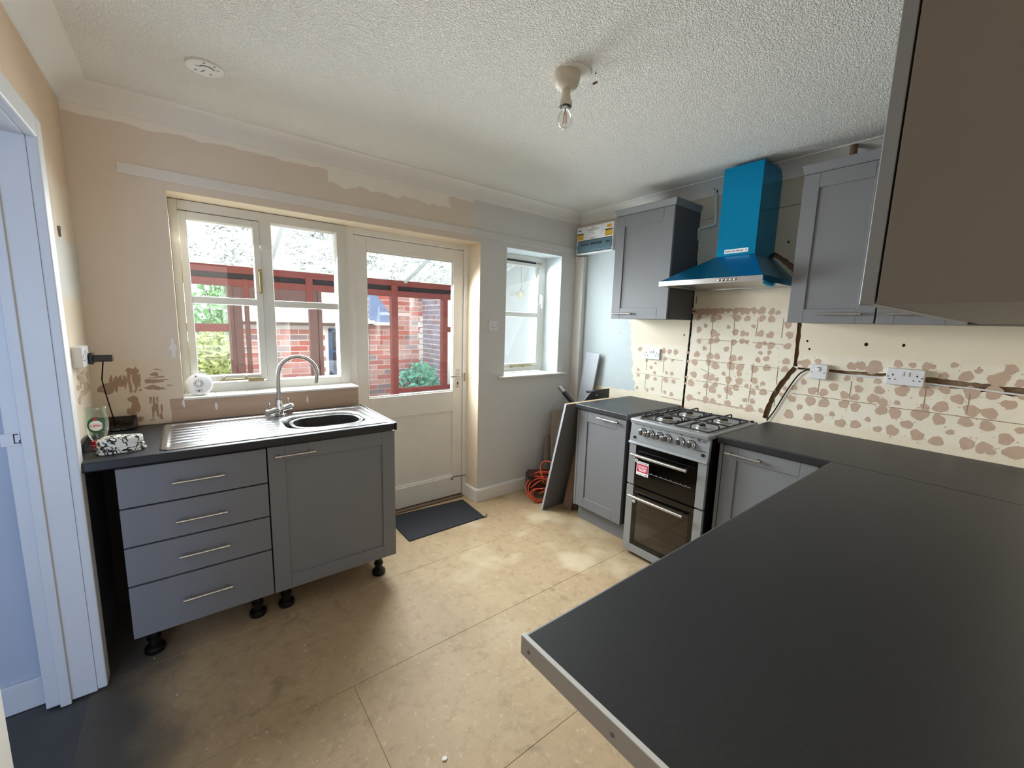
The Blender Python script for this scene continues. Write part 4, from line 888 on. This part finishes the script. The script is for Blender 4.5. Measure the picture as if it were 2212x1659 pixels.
# large dark panel leaning against the worktop end, long axis along x
lp=board('cabinet_panel',[(2.540,-.437,.001),(3.10,-.437,.001),(3.10,-.650,.905),(2.540,-.650,.905)],-.018,'panelgrey','tall dark grey panel leaning left of the narrow base unit, pale front edge')
v=[(2.5385,-.437,.001),(2.5385,-.650,.905),(2.5385,-.6325,.909),(2.5385,-.4195,.005)]
b=M(); b.loft([[Vector(p) for p in v],[Vector(p)+Vector((.0015,0,0)) for p in v]]); b.build('edge_band','white_board',lp,label='pale grey edge band')
b=M(); b.loft([[(2.541,-.6505,.9045),(3.09,-.6505,.9045),(3.09,-.6325,.909),(2.541,-.6325,.909)],[(2.541,-.6507,.906),(3.09,-.6507,.906),(3.09,-.6327,.9105),(2.541,-.6327,.9105)]]); b.build('raw_edge','chip',lp,label='raw chipboard top edge')
board('plank',[(2.70,-.505,.001),(2.735,-.57,.001),(2.735,-.658,.70),(2.70,-.645,.70)],.012,'rawwood','narrow dark reclaimed plank standing behind the tall dark panel')
board('plank',[(2.76,-.53,.001),(2.785,-.585,.001),(2.785,-.66,.64),(2.76,-.645,.64)],.010,'rawwood','second dark plank right beside the narrow reclaimed one')
board('board',[(3.205,.0-.012,.002),(3.205,-.165,.002),(3.262,-.337,1.236),(3.262,-.187,1.247)],.016,'white_board','pale grey narrow board leaning on the right wall behind the base unit')
board('board',[(2.86,-.07,.002),(3.12,-.07,.002),(3.12,-.035,.47),(2.915,-.035,.47)],.012,'brownboard','short dark board leaning on the back wall behind the cable')
board('board',[(2.93,-.10,.002),(3.14,-.10,.002),(3.14,-.058,.72),(2.955,-.058,.70)],.012,'brownboard','brown board leaning on the back wall, taller of the two there')
# black bracket and lever behind the tall panel
t=empty('steel_bracket',(0,0,0),label='black angled bracket with a bolt hole standing behind the tall dark panel',cat='bracket')
M().prism([(2.88,.60),(2.88,.885),(2.955,.950),(3.185,.960),(3.19,.60)],'y',-.520,-.515).build('plate','black',t,bevel=.001)
M().lathe([(.007,0),(.007,.003)],(3.02,-.520,.915),(0,-1,0),n=12).build('bolt','satin',t)
M().box(2.945,3.192,-.514,-.47,.935,.950).build('flange','black',t,bevel=.002)
b=M(); q0=Vector((2.80,-.56,.60)); q1=Vector((2.735,-.45,.93)); q2=Vector((2.72,-.425,1.005)) 
t=empty('pry_bar',(0,0,0),label='black bar with a shiny tip poking up behind the tall dark panel',cat='tool')
p0=Vector((2.83,-.55,.78)); p1=Vector((2.755,-.40,.945)); p2=Vector((2.735,-.365,.985))
M().tube([p0,p1],.019,4).build('shaft','black',t); M().tube([p1,p2],.019,4).build('tip','satin',t,label='shiny steel tip')
# cable reel
t=empty('cable_reel',(2.70,-.205,0),rz=-.5,label='orange extension cable heaped over a dark red case behind the tall panel',cat='extension cable')
b=M(); b.box(-.10,.16,-.07,.07,.06,.225); b.build('case','redbag',t,bevel=.02)
b=M(); b.box(-.108,-.06,-.075,.075,.05,.20); b.build('case_end','black',t,bevel=.015); b=M(); b.box(-.02,.1,-.0735,-.06,.228,.245); b.build('case_handle','orange',t,bevel=.004)
text('case_text','Ryob',.042,'yellow',t,(.055,-.0715,.15),(PI/2,0,0))
b=M(); rnd=random.Random(3)
def loop(cx,cy,cz,rx,rz,tilt,n=28,a0=0,a1=2*PI): 
    return [(cx+rx*math.cos(a0+(a1-a0)*k/n),cy-.03*math.sin(2*(a0+(a1-a0)*k/n))+tilt*math.sin(a0+(a1-a0)*k/n),max(.006,cz+rz*math.sin(a0+(a1-a0)*k/n))) for k in range(n+1)]
for cx,cy,cz,rx,rz,tl in ((.02,-.095,.105,.155,.100,.02),(.03,-.11,.10,.145,.094,.015),(.01,-.12,.075,.11,.066,.01),(.05,-.115,.06,.13,.052,0),(.0,-.13,.07,.10,.05,-.01),(.04,-.10,.135,.15,.11,.03),(.06,-.13,.05,.08,.042,-.01),(.02,-.135,.045,.11,.036,-.01),(.06,-.09,.26,.07,.075,.02)):
    b.tube(loop(cx,cy,cz,rx,rz,tl,a0=rnd.random()*6,a1=6.3+rnd.random()*6),.0052,7)
b.tube(smooth_path([(-.06,-.10,.22),(.02,-.11,.20),(.07,-.12,.13),(.12,-.12,.09)]),.0052,7); b.tube(smooth_path([(-.09,-.085,.11),(-.02,-.095,.17),(.10,-.09,.20)]),.0052,7)
b.build('cable','orange',t,smooth=True)
# debris on the floor
b=M()
for k in range(60):
    x=random.uniform(.1,2.4); y=random.uniform(-2.0,-.35); s=random.uniform(.002,.006)
    b.box(x,x+s,y,y+s*random.uniform(.5,1.2),0,.0015)
b.build('plaster_crumbs','coving',kind='stuff',label='white plaster crumbs scattered on the floor',cat='debris')
M().prism([(.958,-1.683),(.968,-1.689),(.978,-1.684),(.972,-1.672),(.962,-1.674)],'z',0,.004).build('plaster_flake','coving',label='largest white flake on the floor near the camera',cat='debris')
# ------------------------------------------------------------------ outdoors
box('ground',-4,9,.3,10,-.3,-.12,'concrete',kind=ST)
box('wall_yard',3.3,3.45,.3,1.62,-.2,2.6,'render',kind=ST)
t=empty('outdoor_lamp',(3.30,.85,1.80),label='bare bulb in a cream lampholder on the white yard wall',cat='lamp')
M().lathe([(.045,0),(.045,-.02),(.03,-.035),(.018,-.045),(.02,-.085)],(0,0,0),(1,0,0),n=20).build('lamp_holder','cream_plastic',t,smooth=40)
M().lathe([(.014,-.085),(.024,-.105),(.03,-.13),(.024,-.155),(.002,-.168)],(0,0,0),(1,0,0),n=20,cap=False).build('bulb','bulbglass',t,smooth=60)
M().tube([(-.004,0,.04),(-.004,.01,.14),(-.004,.02,.30)],.004,6).build('lead','cream_plastic',t); M().tube([(-.004,.03,.05),(-.004,-.04,.13),(-.004,-.13,.33)],.003,6).build('lead','cream_plastic',t)
YF=1.6
t=empty('lean_to',(0,0,0),label='red brown timber lean to with dirty translucent roof outside the back door',cat='lean-to')
zr=lambda y:2.33-.33*(y-.33)
pts=[]; 
b=M(); b.loft([[(-1.2,.31,zr(.31)),(3.32,.31,zr(.31)),(3.32,1.72,zr(1.72)),(-1.2,1.72,zr(1.72))],[(-1.2,.31,zr(.31)+.006),(3.32,.31,zr(.31)+.006),(3.32,1.72,zr(1.72)+.006),(-1.2,1.72,zr(1.72)+.006)]]); b.build('roof_sheet','roofsheet',t)
for x in (-.2,.98,2.28,3.2):
    b=M(); b.loft([[(x-.012,.32,zr(.32)-.03),(x+.012,.32,zr(.32)-.03),(x+.012,.32,zr(.32)-.002),(x-.012,.32,zr(.32)-.002)],[(x-.012,1.6,zr(1.6)-.03),(x+.012,1.6,zr(1.6)-.03),(x+.012,1.6,zr(1.6)-.002),(x-.012,1.6,zr(1.6)-.002)]]); b.build('glazing_rafter','render',t)
box('top_plate',-1.2,3.3,YF,YF+.06,1.845,1.905,'redwood',t,bevel=.003)
box('infill_board',-1.2,3.3,YF+.03,YF+.05,1.795,1.846,'darktimber',t)  # dark board closing the slot under the top plate
box('upper_rail',-1.2,3.3,YF-.005,YF+.055,1.735,1.795,'redwood',t,bevel=.003)
for x0,x1,z0,z1,mt in ((.78,.82,1.60,1.80,'redwood'),(1.285,1.345,1.60,1.87,'redwood'),(2.12,2.19,-.12,1.86,'redwood'),(2.735,2.80,.0,1.80,'redwood'),(3.22,3.29,-.12,1.84,'redwood'),(-.3,-.22,-.12,1.84,'redwood'),(.66,.70,-.12,1.74,'brownwood'),(1.385,1.42,-.12,1.74,'brownwood')):
    box('post',x0,x1,YF-.008,YF+.062,z0,z1,mt,t,bevel=.003)
for x0,x1,z0,z1 in ((-.22,.66,1.345,1.412),(2.19,3.22,.68,.73),(2.80,3.22,1.36,1.42),(-.22,.66,.62,.68)): box('mid_rail',x0,x1,YF,YF+.05,z0,z1,'redwood',t,bevel=.003)
b=M(); b.box(.70,.765,YF+.0,YF+.045,-.08,1.74); b.box(1.305,1.382,YF,YF+.045,-.08,1.74); b.box(.765,1.305,YF,YF+.045,1.63,1.74); b.box(.765,1.305,YF,YF+.045,.55,.64); b.box(.765,1.305,YF+.01,YF+.035,-.08,.55); b.box(.785,.82,YF+.0,YF+.04,.64,1.63); ld=b.build('glazed_door','brownwood',t,bevel=.003)
box('pane',.765,1.305,YF+.02,YF+.024,.64,1.63,'pane',ld)
for x0,x1,z0,z1 in ((-.22,.66,.68,1.345),(-.22,.66,1.412,1.735),(1.42,2.12,-.1,1.735),(2.19,2.735,.73,1.735),(2.80,3.22,.73,1.36)): box('pane',x0,x1,YF+.022,YF+.026,z0,z1,'pane',t)
b=M(); b.box(2.19,3.3,YF-.03,YF+.08,-.2,.68); b.box(-1.2,.66,YF-.02,YF+.08,-.2,.62); b.build('dwarf_wall','render',t)
# brick walls
def bricks(parent,fn,length,z0,z1,bl,mats,holes=(),seed=1,limit=300,zvis=0):
    rnd=random.Random(seed); c=.0755; n=0; cache={}
    for r in range(int((z1-z0)/c)):
        z=z0+r*c; u=-(bl+.01)/2 if r%2 else 0
        while u<length-.02:
            a=max(u,0); e=min(u+bl,length); u+=bl+.01
            if e-a<.03: continue
            if any(a<h[1] and e>h[0] and z<h[3] and z+.065>h[2] for h in holes): continue
            L=round(e-a,3); mt=rnd.choice(mats); key=(L,mt)
            if key not in cache: 
                mb=M().box(0,L,-.006,.05,0,.063); cache[key]=mb.mesh('brick',K[mt])
            o=bpy.data.objects.new('brick',cache[key]); C.objects.link(o); o.parent=parent; fn(o,a,z,rnd.uniform(-.004,.004)); n+=1
    return n
Rm=['brickA','brickB','brickB','brickO','brickC','brickA']
t=empty('brick_outbuilding',(.9,3.5,0),label='low red brick outbuilding with pale tiled roof and navy window',cat='outbuilding')
b=M(); b.box(0,1.05,0,.2,-.2,1.40); b.box(1.5,1.62,0,.2,-.2,1.40); b.box(1.05,1.5,0,.2,-.2,.68); b.box(1.05,1.5,0,.2,1.34,1.40); b.build('wall_core','mortar',t)
def f0(o,a,z,d): o.location=(a,d,z)
n1=bricks(t,f0,1.62,.20,1.40,.215,Rm,holes=((1.05,1.5,.68,1.34),),seed=2)
b=M(); b.box(1.05,1.10,-.02,.05,.68,1.34); b.box(1.45,1.5,-.02,.05,.68,1.34); b.box(1.05,1.5,-.02,.05,1.29,1.34); b.box(1.05,1.5,-.02,.05,.68,.73); b.box(1.26,1.29,-.01,.04,.73,1.29); b.box(1.10,1.45,-.01,.04,1.0,1.03); wf=b.build('window','navy',t,bevel=.003,label='navy window frame')
box('pane',1.09,1.46,.015,.02,.72,1.30,'navyglass',wf)
box('eaves_board',-.05,1.66,-.09,.02,1.375,1.42,'brownwood',t); 
for r in range(7):
    for cidx in range(9):
        x=-.06+cidx*.195+(.09 if r%2 else 0); y=-.12+r*.125; z=1.415+r*.075
        b=M(); b.loft([[(x,y,z),(x+.19,y,z),(x+.19,y+.17,z+.088),(x,y+.17,z+.088)],[(x,y,z+.018),(x+.19,y,z+.018),(x+.19,y+.17,z+.104),(x,y+.17,z+.104)]]); b.build('roof_tile','slate',t)
t=empty('brick_wall',(2.53,3.5,0),label='tall red brick wall between the outbuilding and the grey wall',cat='wall')
b=M(); b.box(0,.87,0,.2,-.2,2.5); b.build('wall_core','mortar',t)
n2=bricks(t,f0,.87,.20,2.3,.215,Rm,seed=5)
M().prism([(.0,1.40),(.40,1.44),(.03,1.95),(.0,1.97)],'y',-.05,-.013).build('slate_flashing','blueslate',t,label='blue slate verge against the bricks')
box('coping',-.05,.42,-.09,.0,1.40,1.445,'mortar',t)
t=empty('brick_wall',(3.40,3.49,0),label='purple grey brick wall returning towards the house',cat='wall')
b=M(); b.box(0,.2,-1.6,.0,-.2,2.6); b.build('wall_core','mortar',t)
def f1(o,a,z,d): o.rotation_euler=(0,0,-PI/2); o.location=(d,-a,z)
n3=bricks(t,f1,.82,.30,2.3,.102,['brickP','brickP','brickC','brickP'],seed=9)
b=M()
for k in range(14): 
    z=.3+k*.09; b.box(-.05-.03*math.sin(k*1.7)**2,-.005,-.02,.03,z,z+.08)
b.build('broken_edge','mortar',t,label='rough pale mortar edge')
# planting
def leaves(n,cx,cy,cz,rx,ry,rz,s,seed,mb):
    rnd=random.Random(seed)
    for _ in range(n):
        while 1:
            p=Vector((rnd.uniform(-1,1),rnd.uniform(-1,1),rnd.uniform(-1,1)))
            if p.length<1: break
        c=Vector((cx+p.x*rx,cy+p.y*ry,cz+p.z*rz)); a=Vector((rnd.gauss(0,1),rnd.gauss(0,1),rnd.gauss(0,1))).normalized(); bb=a.orthogonal().normalized(); q=s*rnd.uniform(.6,1.3)
        mb.add([c-a*q,c+bb*q*.45+a*q*.1,c+a*q,c-bb*q*.45+a*q*.1],[(0,1,2,3)])
def shrub(name,label,cx,cy,base,top,r,mat,n,s,seed):
    t=empty(name,(cx,cy,base),label=label,cat='shrub')
    b=M(); leaves(n,0,0,(top-base)*.55,r,r*.6,(top-base)*.48,s,seed,b); b.build('foliage',mat,t,kind='stuff')
    b=M(); rnd=random.Random(seed)
    for k in range(6): b.tube([(rnd.uniform(-.05,.05),0,0),(rnd.uniform(-r*.5,r*.5),rnd.uniform(-.1,.1),(top-base)*.4),(rnd.uniform(-r*.8,r*.8),rnd.uniform(-.1,.1),(top-base)*.8)],.008,5)
    b.build('stem','stem',t); return t
shrub('leafy_shrub','green leafy shrub at the foot of the brick wall seen through the door',2.85,2.45,-.12,.92,.34,'leafB',900,.05,1)
shrub('leafy_shrub','paler green shrub right of the other by the grey brick wall',3.10,2.75,-.12,.85,.2,'leafA',500,.04,2)
shrub('garden_shrub','tall blue green shrub at far left of the garden',-.25,5.2,-.12,2.6,.55,'leafB',2600,.07,3)
shrub('garden_shrub','bright green shrub behind the left window pane',.95,5.9,-.12,2.4,.5,'leafA',1800,.07,4)
shrub('garden_shrub','low yellow green bush below the bright green shrub',.62,4.6,-.12,1.25,.42,'leafC',1600,.06,5)
shrub('garden_shrub','blue green bush beside the lean to door',1.06,3.95,-.12,1.25,.12,'leafB',900,.05,6)
print('bricks',n1,n2,n3)
